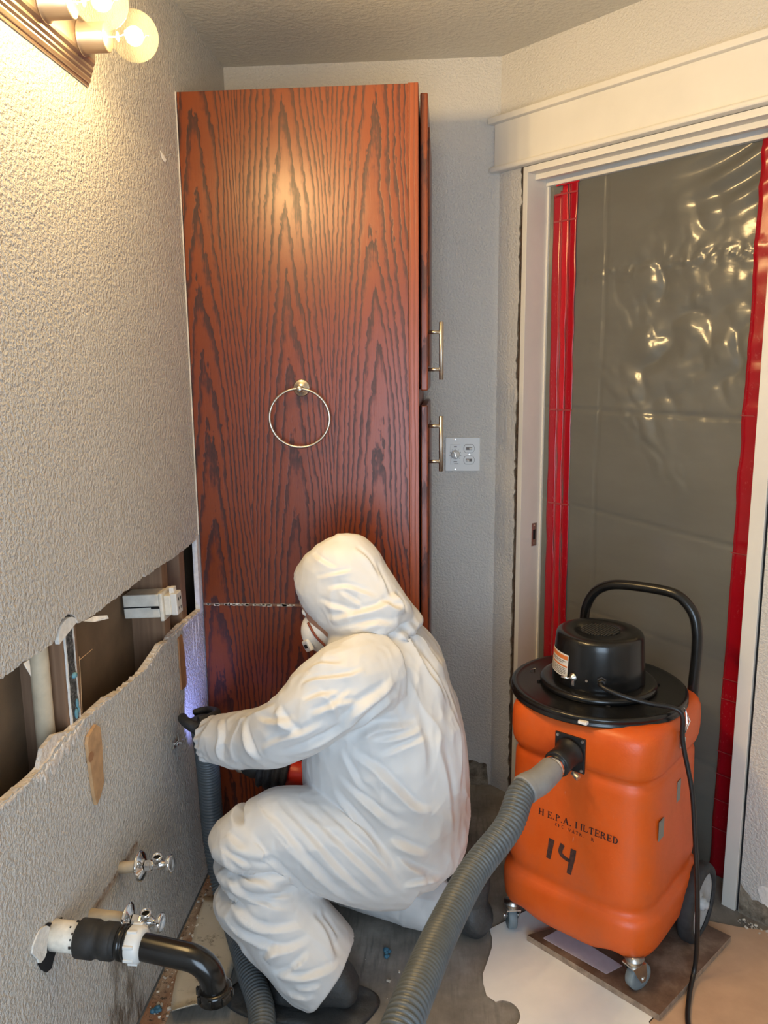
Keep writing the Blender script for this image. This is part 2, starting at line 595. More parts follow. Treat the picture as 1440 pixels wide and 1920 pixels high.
def sheet_cols(name, edge, z_far, x0, x1, mats, parent):
    """drywall between a torn edge [(y, z)] and a straight line z_far, built in columns"""
    bm = bmesh.new()
    E = [(y, z) for y, z in edge]
    E = [E[0]] + [q for p, q in zip(E[:-1], E[1:])]
    ys = np.maximum.accumulate(np.array([p[0] for p in E])) + np.arange(len(E)) * 1e-6
    rows = [[bm.verts.new((x, y, z)) for x, z in ((x1, p[1]), (x1, z_far), (x0, z_far), (x0, p[1]))] for y, p in zip(ys, E)]
    def face(vs, k):
        bm.faces.new(vs).material_index = k
    for a_, b_ in zip(rows[:-1], rows[1:]):
        face((a_[0], b_[0], b_[1], a_[1]), 0)
        face((a_[2], b_[2], b_[3], a_[3]), 1)
        face((a_[3], b_[3], b_[0], a_[0]), 1)
        face((a_[1], b_[1], b_[2], a_[2]), 1)
    face(rows[0][::-1], 1); face(rows[-1], 1)
    return obj(name, bm, mats, parent)

fl = tag(obj('floor', bx(-.15, 3.4, -1.5, 4.2, -.1, 0), 'floor_raw'), 'bare grey subfloor with dried adhesive and dirt', 'floor', kind='structure')
tag(obj('ceiling', bx(-.15, 3.4, -1.5, 4.2, CEIL, CEIL + .1), 'ceiling_paint'), 'lightly textured off-white ceiling', 'ceiling', kind='structure')

wl = thing('wall_left', 'textured off-white left wall with a long strip of drywall torn open', 'wall', (0, 1.2, 0), kind='structure')
cutU = [(.55, 1.012), (1.137, 1.011), (1.22, 1.013), (1.305, 1.010), (1.322, 1.014), (1.330, 1.030), (1.350, 1.043), (1.378, 1.046), (1.400, 1.034), (1.412, 1.016), (1.44, 1.009),
        (1.625, 1.013), (1.74, 1.016), (1.75, 1.025), (1.76, 1.014), (1.857, 1.015), (1.96, 1.012), (2.154, 1.018)]
cutL = [(.55, .82), (1.102, .814), (1.228, .806), (1.30, .822), (1.385, .822), (1.507, .818), (1.59, .805), (1.665, .802), (1.72, .798), (1.786, .814), (1.83, .822), (1.87, .815), (1.943, .822), (2.03, .818), (2.176, .812)]
up = jag(cutU, seed=3)
lowp = jag(cutL, amp=.003, seed=5)
sheet_cols('drywall_sheet', [(-.95, 1.012)] + up + [(YB, 1.018)], CEIL, -.013, 0, ['wall_paint', 'gypsum'], wl)
sheet_cols('drywall_sheet', [(-.95, .82)] + lowp + [(YB, .812)], .011, -.013, 0, ['wall_paint', 'gypsum'], wl)
obj('drywall_sheet', bx(-.013, 0, -.95, .55, .80, 1.03), 'wall_paint', wl)
obj('drywall_strip', bx(-.013, .0005, 2.150, 2.30, .80, 1.03), ['torn_paper'], wl)
obj('backing_panel', bx(-.112, -.100, .5, 2.6, 0, CEIL), 'kraft_board', wl)
# broken gypsum faces where the paper tore away in front of the cut
def tear(pts_top, w, seed, name='gypsum_break', m='gypsum'):
    r = np.random.RandomState(seed)
    P, s = resample([(0, y, z) for y, z in pts_top], .006)
    bm = bmesh.new()
    rows = []
    for i, q in enumerate(P):
        e = math.sin(math.pi * i / (len(P) - 1)) ** .6
        ww = w * e * (.45 + .75 * r.rand())
        rows.append([bm.verts.new((-.0125, q[1], q[2] + .001)), bm.verts.new((.0005 + .002 * r.rand(), q[1], q[2] - ww * .35)), bm.verts.new((.0022 * r.rand() + .0008, q[1], q[2] - ww * .7)), bm.verts.new((.0003, q[1], q[2] - ww - .001))])
    for a, b in zip(rows[:-1], rows[1:]):
        for k in range(3):
            bm.faces.new((a[k], b[k], b[k + 1], a[k + 1]))
    return obj(name, bm, m, wl)
tear([(1.20, .808), (1.228, .808), (1.30, .824), (1.40, .823)], .046, 1)
tear([(1.40, .822), (1.50, .819), (1.57, .808)], .010, 2)
tear([(1.70, .800), (1.786, .814), (1.83, .822), (1.87, .816)], .016, 3)
tear([(1.90, .818), (2.03, .818), (2.15, .813)], .014, 4)
tear([(.95, .814), (1.102, .815), (1.20, .808)], .013, 5)
# loose gypsum slab leaning at the break, and paper flaps on the upper cut
obj('gypsum_slab', prism([(-.004, 1.228, .804), (-.004, 1.250, .836), (-.004, 1.292, .842), (-.004, 1.345, .824), (-.004, 1.345, .80)], (-.008, 0, 0), 0), 'gypsum', wl)
obj('paper_flap', prism([(.001, 1.43, 1.012), (.001, 1.475, 1.008), (.012, 1.512, .998), (.013, 1.516, .990), (.004, 1.465, .999)], (.0008, 0, 0), 0), 'torn_paper', wl)
obj('paper_flap', prism([(.001, 1.205, 1.012), (.004, 1.212, .995), (.006, 1.216, .985), (.002, 1.222, 1.012)], (.0008, 0, 0), 0), 'torn_paper', wl)
obj('torn_disc', prism([(-.002, 1.375 + .04 * math.cos(t), 1.006 + .030 * math.sin(t)) for t in np.linspace(.4, 3.4, 14)], (-.008, 0, 0), 0), 'torn_paper', wl)
for y0, y1 in ((1.364, 1.425), (1.900, 1.940), (2.035, 2.075), (.955, .995)):
    s = obj('stud', bx(-.0995, -.0135, y0, y1, 0, CEIL), 'stud_wood', wl)
r = np.random.RandomState(9)
def rag(y0, y1, z0, z1, seed):
    q = np.random.RandomState(seed)
    zs = np.linspace(z0, z1, 40)
    return [(-.0128, y0 + .003 * q.rand(), z) for z in zs] + [(-.0128, y1 + .003 * q.rand(), z) for z in zs[::-1]]
obj('old_adhesive', prism(rag(1.374, 1.402, .62, 1.04, 1), (.003, 0, 0), 0), 'old_adhesive', wl)
obj('paper_edge', prism(rag(1.370, 1.373, .62, 1.04, 2), (.004, 0, 0), 0), 'torn_paper', wl)
obj('paper_edge', prism(rag(1.404, 1.407, .62, 1.04, 3), (.004, 0, 0), 0), 'gypsum', wl)
for q, rr0, sc in (((-.008, 1.394, .915), .0075, (.7, 1.1, .8)), ((-.008, 1.396, .857), .005, (.6, .8, 2.0)), ((-.008, 1.390, .838), .006, (.6, .9, 1.8)), ((-.008, 1.399, .842), .004, (.6, .7, 1.5))):
    obj('adhesive_smear', sphere(q, rr0, 10, 8, sc), 'blue_glue', wl, True)
obj('wood_splinter', tube([(-.008, 1.412, .83), (-.006, 1.414, .90), (-.006, 1.415, .945)], .0006, 5), 'pale_wood', wl)
obj('wood_splinter', tube([(-.006, 1.413, .938), (.004, 1.452, .947)], .0006, 5), 'pale_wood', wl)
obj('caulk_bead', bx(.0, .0028, YC - .003, YC, 1.03, HC), 'caulk', wl)
# thin scratches in the paint near the cabinet
for k, (y, z0, z1) in enumerate(((2.075, .70, .80), (2.10, .66, .79), (2.125, .72, .80))):
    obj('paint_scratch', bx(.0, .0006, y, y + .0035, z0, z1), 'torn_paper', wl)

tag(obj('wall_back', bx(-.15, DG - YB + .12, YB, YB + .1, 0, CEIL), 'wall_paint_plain'), 'off-white textured back wall behind the tall cabinet', 'wall', kind='structure')
wb = bpy.data.objects['wall_back']
P = jag([(.60, .10), (.72, .085), (.80, .095), (.86, .08)], .012, .006, 8)
obj('bare_base', prism([(x, YB - .0002, z) for x, z in [(.60, 0)] + P + [(.868, 0)]], (0, -.004, 0), 0), 'rough_base', wb)

# angled wall with the doorway: local x runs along the wall, local y into it
wr = thing('wall_right', 'angled off-white wall around the sealed doorway', 'wall', (DG - YB, YB, 0), -math.pi / 4, kind='structure')
def lob(name, b, m, parent=None, smooth=False):
    return obj(name, b, m, parent or wr, smooth, keep=False)
def edge_poly(t0, pts, z0, z1):
    return [(t0, -.0, z0)] + [(t, 0, z) for t, z in pts] + [(t0, 0, z1)]
P = jag([(.082, 0), (.081, .5), (.084, 1.0), (.083, 1.3), (.089, 1.45), (.080, 1.46), (.086, 1.7), (.084, 1.95), (.091, 2.0), (.088, 2.12)], .014, .0035, 11)
bm = prism([(-.06, 0, 0)] + [(t, 0, z) for t, z in P] + [(-.06, 0, 2.12)], (0, .013, 0), 0)
bmesh.ops.recalc_face_normals(bm, faces=bm.faces)
for f in bm.faces: f.material_index = 0 if abs(f.normal.y) > .7 else 1
lob('drywall_sheet', bm, ['wall_paint_plain', 'rough_base'])
lob('torn_edge', bx(.074, .1005, .006, .0125, 0, 2.10), 'torn_brown')
lob('wall_core', bx(-.12, .098, .0131, .11, 0, 2.12), 'dark_gap')
lob('wall_core', bx(-.12, 1.6, 0, .11, 2.12, CEIL), 'wall_paint_plain')
lob('wall_core', bx(.912, 1.45, 0, .11, 0, 2.12), 'wall_paint_plain')
P = jag([(.914, .09), (.95, .06), (1.0, .055), (1.06, .02), (1.12, .0)], .012, .006, 21)
lob('bare_base', prism([(.914, 0, 0)] + [(t, 0, max(z, .001)) for t, z in P], (0, -.0025, 0), 0), 'rough_base')
P = [(.985 + .022 * math.cos(t) * (1 + .25 * math.sin(3 * t)), 0, .085 + .035 * math.sin(t) * (1 + .2 * math.cos(2 * t))) for t in np.linspace(0, 6.2, 18)]
lob('paint_peel', prism(P, (0, -.0015, 0), 0), 'torn_paper')

tr = thing('trim_1', 'white painted door header with projecting cap and bead', 'trim', (DG - YB, YB, 0), -math.pi / 4, kind='structure')
lob('header_board', bx(-.006, 1.35, -.020, 0, 2.114, 2.240, .001), 'trim_paint', tr)
lob('header_cap', bx(-.020, 1.37, -.038, 0, 2.240, 2.258, .002), 'trim_paint', tr)
lob('header_bead', bx(-.020, 1.37, -.032, 0, 2.098, 2.114, .005), 'trim_paint', tr)
tj = thing('trim_2', 'white door jamb lining the sealed doorway', 'trim', (DG - YB, YB, 0), -math.pi / 4, kind='structure')
lob('side_jamb', bx(.1005, .118, -.006, .125, 0, 2.097, .001), 'trim_paint', tj)
lob('side_jamb', bx(.867, .905, -.006, .125, 0, 2.097, .001), 'trim_paint', tj)
lob('dark_joint', bx(.905, .912, .004, .1, 0, 2.097), 'dark_gap', tj)
lob('head_jamb', bx(.118, .867, -.006, .125, 2.078, 2.097, .001), 'trim_paint', tj)
lob('head_stop', bx(.118, .867, .030, .048, 2.062, 2.078, .001), 'trim_paint', tj)
lob('head_stop', bx(.118, .867, .085, .103, 2.050, 2.078, .001), 'trim_paint', tj)
lob('side_stop', bx(.118, .1245, .092, .104, 0, 2.05), 'trim_paint', tj)
# latch strike plate on the left jamb
sp = lob('strike_plate', bx(.1175, .1200, .052, .078, .900, .978, .0006), 'brushed_bronze', tj)
lob('latch_slot', bx(.1195, .1204, .058, .070, .922, .956), 'slot_black', sp)
for zz in (.909, .969):
    lob('screw', lathe((.1198, .065, zz), (1, 0, 0), [(0, .0035), (.0012, .003)], 10), 'steel', sp)

# hall behind the plastic
tag(obj('wall_hall', box((0, 0, 0), (.05, .05, .05)), 'wall_paint_plain'), 'dim hall wall behind the plastic sheet', 'wall', kind='structure')
hw = bpy.data.objects['wall_hall']
hw.data.clear_geometry()
bm = bmesh.new(); add_box(bm, (.5, 1.25, 1.22), (3.0, .05, 2.44)); bm.to_mesh(hw.data); bm.free()
hw.location = (DG - YB, YB, 0); hw.rotation_euler = (0, 0, -math.pi / 4)

# rest of the bathroom behind the camera
tag(obj('wall_side', bx(1.90, 2.0, -.95, 1.66, 0, CEIL), 'wall_paint_plain'), 'plain off-white side wall behind the camera', 'wall', kind='structure')
wf = thing('wall_front', 'plain off-white wall with a window behind the camera', 'wall', (0, -.9, 0), kind='structure')
obj('wall_panel', bx(-.1, .25, -.95, -.85, 0, CEIL), 'wall_paint_plain', wf)
obj('wall_panel', bx(1.45, 2.0, -.95, -.85, 0, CEIL), 'wall_paint_plain', wf)
obj('wall_panel', bx(.25, 1.45, -.95, -.85, 0, .35), 'wall_paint_plain', wf)
obj('wall_panel', bx(.25, 1.45, -.95, -.85, 1.75, CEIL), 'wall_paint_plain', wf)
wn = thing('window_1', 'white framed window behind the camera', 'window', (.85, -.9, .35), kind='structure')
for c, s in (((.85, -.88, .37), (1.2, .06, .04)), ((.85, -.88, 1.73), (1.2, .06, .04)), ((.27, -.88, 1.05), (.04, .06, 1.32)), ((1.43, -.88, 1.05), (.04, .06, 1.32)), ((.85, -.88, 1.05), (.03, .05, 1.32))):
    obj('window_frame', box(c, s), 'trim_paint', wn)
obj('pane', bx(.29, 1.41, -.882, -.878, .39, 1.71), 'window_glass', wn)

# ------------------------------------------------------------------ floor coverings
wsp = [(.829, 1.906), (.834, 1.87), (.831, 1.836), (.818, 1.79), (.803, 1.743), (.803, 1.71), (.809, 1.675)]
arc = [(.848 + .036 * math.cos(t), 1.622 + .040 * math.sin(t)) for t in np.linspace(2.1, -1.5, 16)]
wsp += arc + [(.80, 1.565), (.79, 1.45), (.80, 1.20), (.81, .45), (1.12, .45), (1.178, 1.622), (1.30, 1.75), (1.30, 1.82), (.98, 2.02)]
bm = prism([(x, y, .0004) for x, y in wsp], (0, 0, .0045), 0)
bmesh.ops.recalc_face_normals(bm, faces=bm.faces)
for f in bm.faces: f.material_index = 0 if abs(f.normal.z) > .7 else 1
tag(obj('white_floor_sheet', bm, ['white_sheet', 'ply_edge']), 'smooth white floor sheet with wavy torn edge and round notch', 'floor sheet')
tsp = [(1.1785, 1.618), (1.1205, .45), (1.89, .45), (1.89, 1.62), (1.60, 1.935), (1.57, 1.946), (1.50, 1.955), (1.414, 1.978), (1.395, 1.90), (1.302, 1.748)]
tag(obj('tan_floor_board', prism([(x, y, .0004) for x, y in tsp], (0, 0, .0045), 0), 'tan_board'), 'tan floor protection board at the lower right corner', 'floor sheet')
bd = thing('plywood_board', 'dirty brown plywood board under the orange vacuum', 'board', (1.17, 1.76, .0035))
bp = [(1.201, 1.623), (1.456, 1.896), (1.30, 2.03), (.925, 1.868)]
bm = prism([(x, y, .0052) for x, y in bp], (0, 0, .0165), 0)
bmesh.ops.recalc_face_normals(bm, faces=bm.faces)
for f in bm.faces: f.material_index = 0 if abs(f.normal.z) > .7 else 1
obj('panel', bm, ['plywood_dirty', 'ply_edge'], bd)
tag(obj('paper_scrap', prism([(.965, 1.858, .0215), (1.105, 1.742, .0215), (1.15, 1.772, .0215), (1.02, 1.90, .0215)], (0, 0, .0012), 0), 'scrap_paper'), 'pale lilac paper scrap on the plywood under the vacuum', 'paper')
# old vinyl along the left wall, curled up at its near end
bm = bmesh.new()
L = [(.080, 1.548, .034), (.074, 1.560, .022), (.064, 1.585, .012), (.056, 1.62, .016), (.042, 1.70, .010), (.046, 1.77, .004), (.030, 1.88, .003), (.022, 1.99, .003)]
Rr = [(.205, 1.560, .058), (.203, 1.575, .040), (.200, 1.605, .024), (.190, 1.645, .022), (.178, 1.70, .010), (.172, 1.76, .004), (.125, 1.86, .003), (.070, 1.985, .003)]
Lc, Rc = crom(L, 30), crom(Rr, 30)
g = [[bm.verts.new(Vector(Lc[i] * (1 - k / 8) + Rc[i] * (k / 8)) + Vector((0, 0, .0015 + .006 * math.sin(k / 8 * math.pi) * (i < 12)))) for k in range(9)] for i in range(30)]
for i in range(29):
    for k in range(8): bm.faces.new((g[i][k], g[i + 1][k], g[i + 1][k + 1], g[i][k + 1]))
ov = obj('old_vinyl', bm, 'old_vinyl', None, True)
md = ov.modifiers.new('thick', 'SOLIDIFY'); md.thickness = .0015; md.offset = 1
tag(ov, 'dirty cream vinyl offcut curling along the left wall', 'vinyl')
tag(obj('wood_strip', bx(.002, .062, 1.30, 2.165, .0003, .0025), 'wood_strip'), 'splintered brown wood strip along the foot of the left wall', 'wood strip')
r = np.random.RandomState(12)
for k, (x, y, s, lab) in enumerate([(.075, 1.745, .012, 'blue glue crumb by the left wall near the pipe bend'), (.560, 1.80, .011, 'blue glue crumb on the subfloor between leg and hose'), (.030, 1.575, .012, 'dark blue glue crumb below the drain pipe')]):
    bm = bmesh.new()
    for j in range(7):
        b2 = sphere((x + .02 * (r.rand() - .5), y + .02 * (r.rand() - .5), (.006 if x < .1 else .003) + .006 * r.rand()), s * (.35 + .4 * r.rand()), 8, 6, (1, 1, .7))
        me = bpy.data.meshes.new('t'); b2.to_mesh(me); b2.free(); bm.from_mesh(me); bpy.data.meshes.remove(me)
    tag(obj('glue_crumb', bm, 'blue_bit', None, True), lab, 'debris', 'blue glue crumbs on the floor')

bm = bmesh.new(); r = np.random.RandomState(31)
for k in range(260):
    m_ = r.rand()
    if m_ < .55: x, y = .008 + .055 * r.rand(), 1.45 + .72 * r.rand()
    elif m_ < .75: x, y = .25 + .5 * r.rand(), 1.45 + .4 * r.rand()
    else:
        t_ = .93 + .2 * r.rand(); x = DG - YB + t_ / S2 - .012 - .03 * r.rand(); y = YB - t_ / S2 - .012 - .03 * r.rand()
    s_ = .0015 + .005 * r.rand() ** 2.5
    add_box(bm, (x, y, s_ * .5 + .002), (s_ * 1.5, s_, s_ * .8), Matrix.Rotation(r.rand() * 3, 3, 'Z') @ Matrix.Rotation(r.rand(), 3, 'X'))
tag(obj('plaster_crumbs', bm, 'crumb'), 'fine plaster crumbs scattered on the bare floor', 'debris', kind='stuff')

# ------------------------------------------------------------------ plastic sheet and tape in the doorway (local wall frame)
sr = thing('plastic_sheet', 'hazy grey plastic sheet sealing the doorway', 'plastic sheet', (DG - YB, YB, 0), -math.pi / 4)
nt, nz = 110, 300
tt = np.linspace(.1185, .8665, nt); zz = np.linspace(.003, 2.077, nz)
T, Z = np.meshgrid(tt, zz, indexing='ij')
t, z = T.ravel(), Z.ravel()
def g1(v, c, w): return np.exp(-((v - c) / w) ** 2)
o = np.zeros_like(t)
o += .012 * (vnoise(np.stack([t * 3, z * 1.6, t * 0], 1), 1) - .5)
# taut diagonal pull folds in the upper right, crinkled band, crumpled patch
A = g1(t, .60, .20) * g1(z, 1.60, .24)
n = vnoise(np.stack([t * 13 + z * 5, z * 10 - t * 3, t * 0], 1), 3)
o += .024 * A * (np.abs(n - .5) * 2 - .5)
n = vnoise(np.stack([t * 30 + z * 9, z * 22 - t * 6, t * 0], 1), 5)
o += .006 * A * (np.abs(n - .5) * 2)
D2 = g1((z - 1.40) + (t - .42) * 1.1, 0, .07) * g1(t, .47, .16)
n = vnoise(np.stack([t * 26, z * 24 + t * 20, t * 0], 1), 7)
o += .009 * D2 * (np.abs(n - .5) * 2)
band = g1(z, 1.765 + .05 * (t - .3) + .008 * np.sin(t * 40), .022)
n = vnoise(np.stack([t * 55, z * 70, t * 0], 1), 9)
o += .010 * band * np.abs(n - .5) * 2 * np.clip((t - .2) * 6, 0, 1)
up = g1(t, .75, .16) * np.clip((z - 1.85) * 8, 0, 1)
o += .010 * up * np.sin((z * 1.0 - (t - .5) ** 2 * .9) * 75)
# edge puckers against the tape
pk = np.clip((t - .76) / .08, 0, 1) * g1(z, 1.5, .5)
o += .006 * pk * (vnoise(np.stack([t * 4, z * 40, t * 0], 1), 13) - .5) * 2
# sharp shipping folds
def crease(v, c, w, a): return a * np.clip(1 - np.abs(v - c) / w, 0, 1) ** 2
o += crease(z, 1.362 - .02 * (t - .2), .012, -.006)
o += crease(z, 1.055 - .10 * (t - .23), .010, -.005)
o += crease(z, .72 - .10 * (t - .23), .010, -.003)
o += crease(t, .335 + .006 * np.sin(z * 5), .010, -.004)
o += crease(z, .40 - .08 * t, .012, -.004)
edge = np.minimum(np.clip((t - .1185) / .02, 0, 1), np.clip((.8665 - t) / .02, 0, 1))
o = .098 + .0 - np.maximum(o * edge, -.02)
V = np.stack([t, o, z], 1)
idx = np.arange(nt * nz).reshape(nt, nz)
F = np.stack([idx[:-1, :-1], idx[1:, :-1], idx[1:, 1:], idx[:-1, 1:]], -1).reshape(-1, 4)
me = bpy.data.meshes.new('film'); me.from_pydata(V.tolist(), [], F.tolist())
obj('film', me, 'poly_sheet', sr, True, keep=False)
SO = o.reshape(nt, nz)
def sheet_off(tv, zv):
    i = int(np.clip(round((tv - tt[0]) / (tt[1] - tt[0])), 0, nt - 1)); j = int(np.clip(round((zv - zz[0]) / (zz[1] - zz[0])), 0, nz - 1))
    return SO[i, j]
def strip(name, c0, c1, w, z0, z1, m, lift, seed, parent):
    """vertical tape strip; c0, c1: centre at bottom / top"""
    n = 150
    zs = np.linspace(z0, z1, n)
    bm = bmesh.new()
    prev = None
    jl = (vnoise(np.stack([zs * 11, zs * 0, zs * 0 + seed], 1), seed) - .5) * .005
    jr = (vnoise(np.stack([zs * 13, zs * 0, zs * 0 + seed], 1), seed + 50) - .5) * .005
    for i, zv in enumerate(zs):
        c = c0 + (c1 - c0) * (zv - z0) / (z1 - z0)
        row = []
        for k in range(5):
            tv = c - w / 2 + jl[i] + (w + jr[i] - jl[i]) * k / 4
            row.append(bm.verts.new((tv, min(sheet_off(tv, zv), .097) - lift, zv)))
        if prev:
            for k in range(4): bm.faces.new((prev[k], prev[k + 1], row[k + 1], row[k]))
        prev = row
    o_ = obj(name, bm, m, parent, True, keep=False)
    md = o_.modifiers.new('thick', 'SOLIDIFY'); md.thickness = .0004
    return o_
tl = thing('tape', 'overlapping red tape strips down the left of the plastic sheet', 'tape', (DG - YB, YB, 0), -math.pi / 4, 'red tape sealing the plastic')
strip('tape_strip', .168, .155, .030, .01, 2.02, 'red_tape', .0016, 1, tl)
strip('tape_seam', .186, .172, .0095, .01, 2.03, 'tape_pink', .0013, 2, tl)
strip('tape_strip', .200, .186, .020, .01, 2.045, 'red_tape_mid', .0019, 3, tl)
strip('tape_seam', .212, .1995, .006, .01, 2.045, 'tape_pink', .0013, 4, tl)
strip('tape_strip', .226, .216, .026, .01, 2.06, 'red_tape', .0016, 5, tl)
# top tab of the tape where the strips stop short
lob('tape_tab', bx(.150, .236, .094, .0945, 2.046, 2.064), 'red_tape_mid', tl)
for zz_ in (2.02, 1.94, 1.357, 1.05):
    lob('tape_gap', bx(.145 + (2.0 - zz_) * .008, .232 + (2.0 - zz_) * .005, .0928, .0934, zz_ - .0025, zz_ + .0025), 'tape_pink', tl)
tg = thing('tape', 'single red tape strip down the right of the plastic sheet', 'tape', (DG - YB, YB, 0), -math.pi / 4, 'red tape sealing the plastic')
strip('tape_strip', .805, .812, .052, .01, 2.06, 'red_tape', .0030, 7, tg)
for zz_ in (1.36, .985, .62, .56, .40, .33, .25, .16):
    lob('tape_gap', bx(.780, .832, .0895, .0905, zz_ - .0013, zz_ + .0013), 'tape_pink', tg)
tag(sr, 'hazy grey plastic sheet sealing the doorway between red tapes', 'plastic sheet')
# ------------------------------------------------------------------ tall cabinet
cb = thing('linen_cabinet', 'tall cherry-stained oak cabinet standing in the corner', 'cabinet', (.3, 2.42, 0))
obj('carcass', bx(.004, .606, YC + .019, YB - .004, .09, HC), 'oak_panel', cb)
obj('side_panel', bx(.004, .607, YC, YC + .0185, .826, HC, .0006), 'oak_panel', cb)
obj('side_panel', bx(.004, .607, YC, YC + .0185, .002, .818, .0006), 'oak_panel', cb)
obj('glue_line', bx(.004, .607, YC + .002, YC + .0185, .818, .826), 'glue_line', cb)
bm = bmesh.new(); r = np.random.RandomState(2)
for i in range(46):
    x = .006 + .30 * r.rand(); s = .003 + .006 * r.rand()
    add_box(bm, (x, YC - .0002, .822 + .003 * (r.rand() - .5)), (s * 1.8, .0016, .003 + .004 * r.rand()))
obj('caulk_remnant', bm, 'caulk', cb)['kind'] = 'stuff'
obj('face_frame', bx(.6075, XC, YC - .0005, YC + .045, .002, HC + .002, .0012), 'oak_edge', cb)
obj('face_frame', bx(.6075, XC, YB - .05, YB - .004, .002, HC, .001), 'oak_edge', cb)
for z0, z1 in ((HC - .045, HC), (1.385, 1.435), (.09, .135)):
    obj('face_frame', bx(.6075, XC - .001, YC + .0455, YB - .0505, z0, z1, .001), 'oak_edge', cb)
obj('toe_board', bx(.56, .575, YC + .02, YB - .005, .0, .09), 'oak_edge', cb)
def door(z0, z1, hz0, hz1):
    y0, y1 = YC + .022, YB - .015
    d = obj('door', bx(XC + .004, XC + .024, y0, y1, z0, z1, .0035), 'oak_door', cb)
    obj('door_panel', bx(XC + .0235, XC + .0275, y0 + .065, y1 - .065, z0 + .065, z1 - .065, .002), 'oak_door', d)
    h = bmesh.new()
    yh = y0 + .032
    add_lathe(h, (XC + .060, yh, hz0), (0, 0, 1), [(0, .0045), (.001, .006), (hz1 - hz0 - .001, .006), (hz1 - hz0, .0045)], 16)
    for zz in (hz0 + .028, hz1 - .028):
        add_lathe(h, (XC + .024, yh, zz), (1, 0, 0), [(0, .005), (.034, .005)], 12)
    obj('handle', h, 'satin_nickel', d, True)['label'] = 'satin nickel bar handle'
door(1.432, 2.192, 1.461, 1.618)
door(.125, 1.392, 1.205, 1.361)

# towel ring on the cabinet's side
tg_ = thing('towel_ring', 'satin nickel towel ring on the cabinet side', 'towel ring', (.310, YC, 1.443))
obj('rosette', lathe((.312, YC, 1.443), (0, -1, 0), [(0, .0235), (.003, .0235), (.006, .021), (.006, .0165), (.011, .014), (.012, .0001)], 32), 'satin_nickel', tg_, True)
obj('post', lathe((.312, YC - .010, 1.441), (0, -1, 0), [(0, .0085), (.020, .0075), (.022, .0085), (.031, .0085), (.033, .006), (.0335, .0001)], 20), 'satin_nickel', tg_, True)
P = [(.309 + .0825 * math.sin(t), YC - .036 + .006 * (1 - math.cos(t)) * .5, 1.362 + .0795 * math.cos(t)) for t in np.linspace(0, 2 * math.pi, 73)[:-1]]
bm = bmesh.new(); rings = []
for i in range(72):
    p = Vector(P[i]); tn = (Vector(P[(i + 1) % 72]) - Vector(P[i - 1])).normalized(); u = Vector((0, -1, 0)); u = (u - tn * u.dot(tn)).normalized(); v = tn.cross(u)
    rings.append([p + (u * math.cos(k * math.pi / 5) + v * math.sin(k * math.pi / 5)) * .0038 for k in range(10)])
add_rings(bm, rings, closed=True)
obj('ring', bm, 'satin_nickel', tg_, True)

# ------------------------------------------------------------------ vanity light strip
vl = thing('vanity_light', 'ridged metal vanity light bar with clear globe bulbs', 'vanity light', (0, 1.30, 2.10))
prof = [(0, -.060), (.004, -.060), (.006, -.055), (.010, -.055), (.0125, -.050), (.0125, -.047), (.017, -.044), (.017, -.040), (.022, -.036), (.022, -.031), (.028, -.027),
        (.030, -.022), (.030, .022), (.028, .027), (.022, .031), (.022, .036), (.017, .040), (.017, .044), (.0125, .047), (.0125, .050), (.010, .055), (.006, .055), (.004, .060), (0, .060)]
Y0, Y1 = .86, 1.628
bm = bmesh.new()
rings = []
for y in (Y0, Y1 - .0):
    rings.append([Vector((x, y + (0 if y == Y0 else -x * .8), 2.102 + z)) for x, z in prof])
add_rings(bm, rings)
obj('back_plate', bm, 'brushed_bronze', vl)
for k, yb in enumerate((1.549, 1.407, 1.265, 1.123, .981)):
    zc = 2.100
    sk = obj('socket', lathe((.030, yb, zc), (1, 0, 0), [(0, .030), (.003, .030), (.005, .0255), (.048, .0255), (.050, .023)], 24), 'brushed_bronze', vl, True)
    bb = bmesh.new()
    R0 = .0435
    pr = [(.0, .0135), (.010, .0150), (.0175, .0195)] + [(.058 + R0 * math.cos(t), max(R0 * math.sin(t), .0002)) for t in np.linspace(math.radians(150), 0, 20)]
    add_lathe(bb, (.078 - .006, yb, zc), (1, 0, 0), pr, 32, cap0=False)
    bl = obj('bulb', bb, 'bulb_glass', vl, True)
    bl['label'] = 'clear globe bulb'
    fb = bmesh.new()
    P = [(.118 + .002 * math.sin(t * 2), yb + .009 * math.sin(t), zc + .009 * math.cos(t)) for t in np.linspace(.5, 5.8, 24)]
    add_tube(fb, P, .0016, 6)
    add_tube(fb, [(.076, yb - .003, zc), (.100, yb - .004, zc - .002), (.118, yb + .004, zc + .008)], .0008, 5)
    obj('filament', fb, 'filament', bl)
    pd = bpy.data.lights.new('bulb_light', 'POINT')
    pd.energy = BULB_W; pd.color = BULB_C; pd.shadow_soft_size = .018
    po = bpy.data.objects.new('bulb_light', pd); COL.objects.link(po); po.location = (.130, yb, zc)
    fd = bpy.data.lights.new('bulb_front_light', 'SPOT')
    fd.energy = BULB_F; fd.color = BULB_C; fd.shadow_soft_size = .018; fd.spot_size = math.pi; fd.spot_blend = .55
    fo = bpy.data.objects.new('bulb_front_light', fd); COL.objects.link(fo); fo.location = (.130, yb, zc)
    fo.rotation_euler = Vector((1, 0, -.15)).to_track_quat('-Z', 'Y').to_euler()
    fo.parent = vl; fo.matrix_parent_inverse = vl.matrix_basis.inverted()
    po.parent = vl; po.matrix_parent_inverse = vl.matrix_basis.inverted()

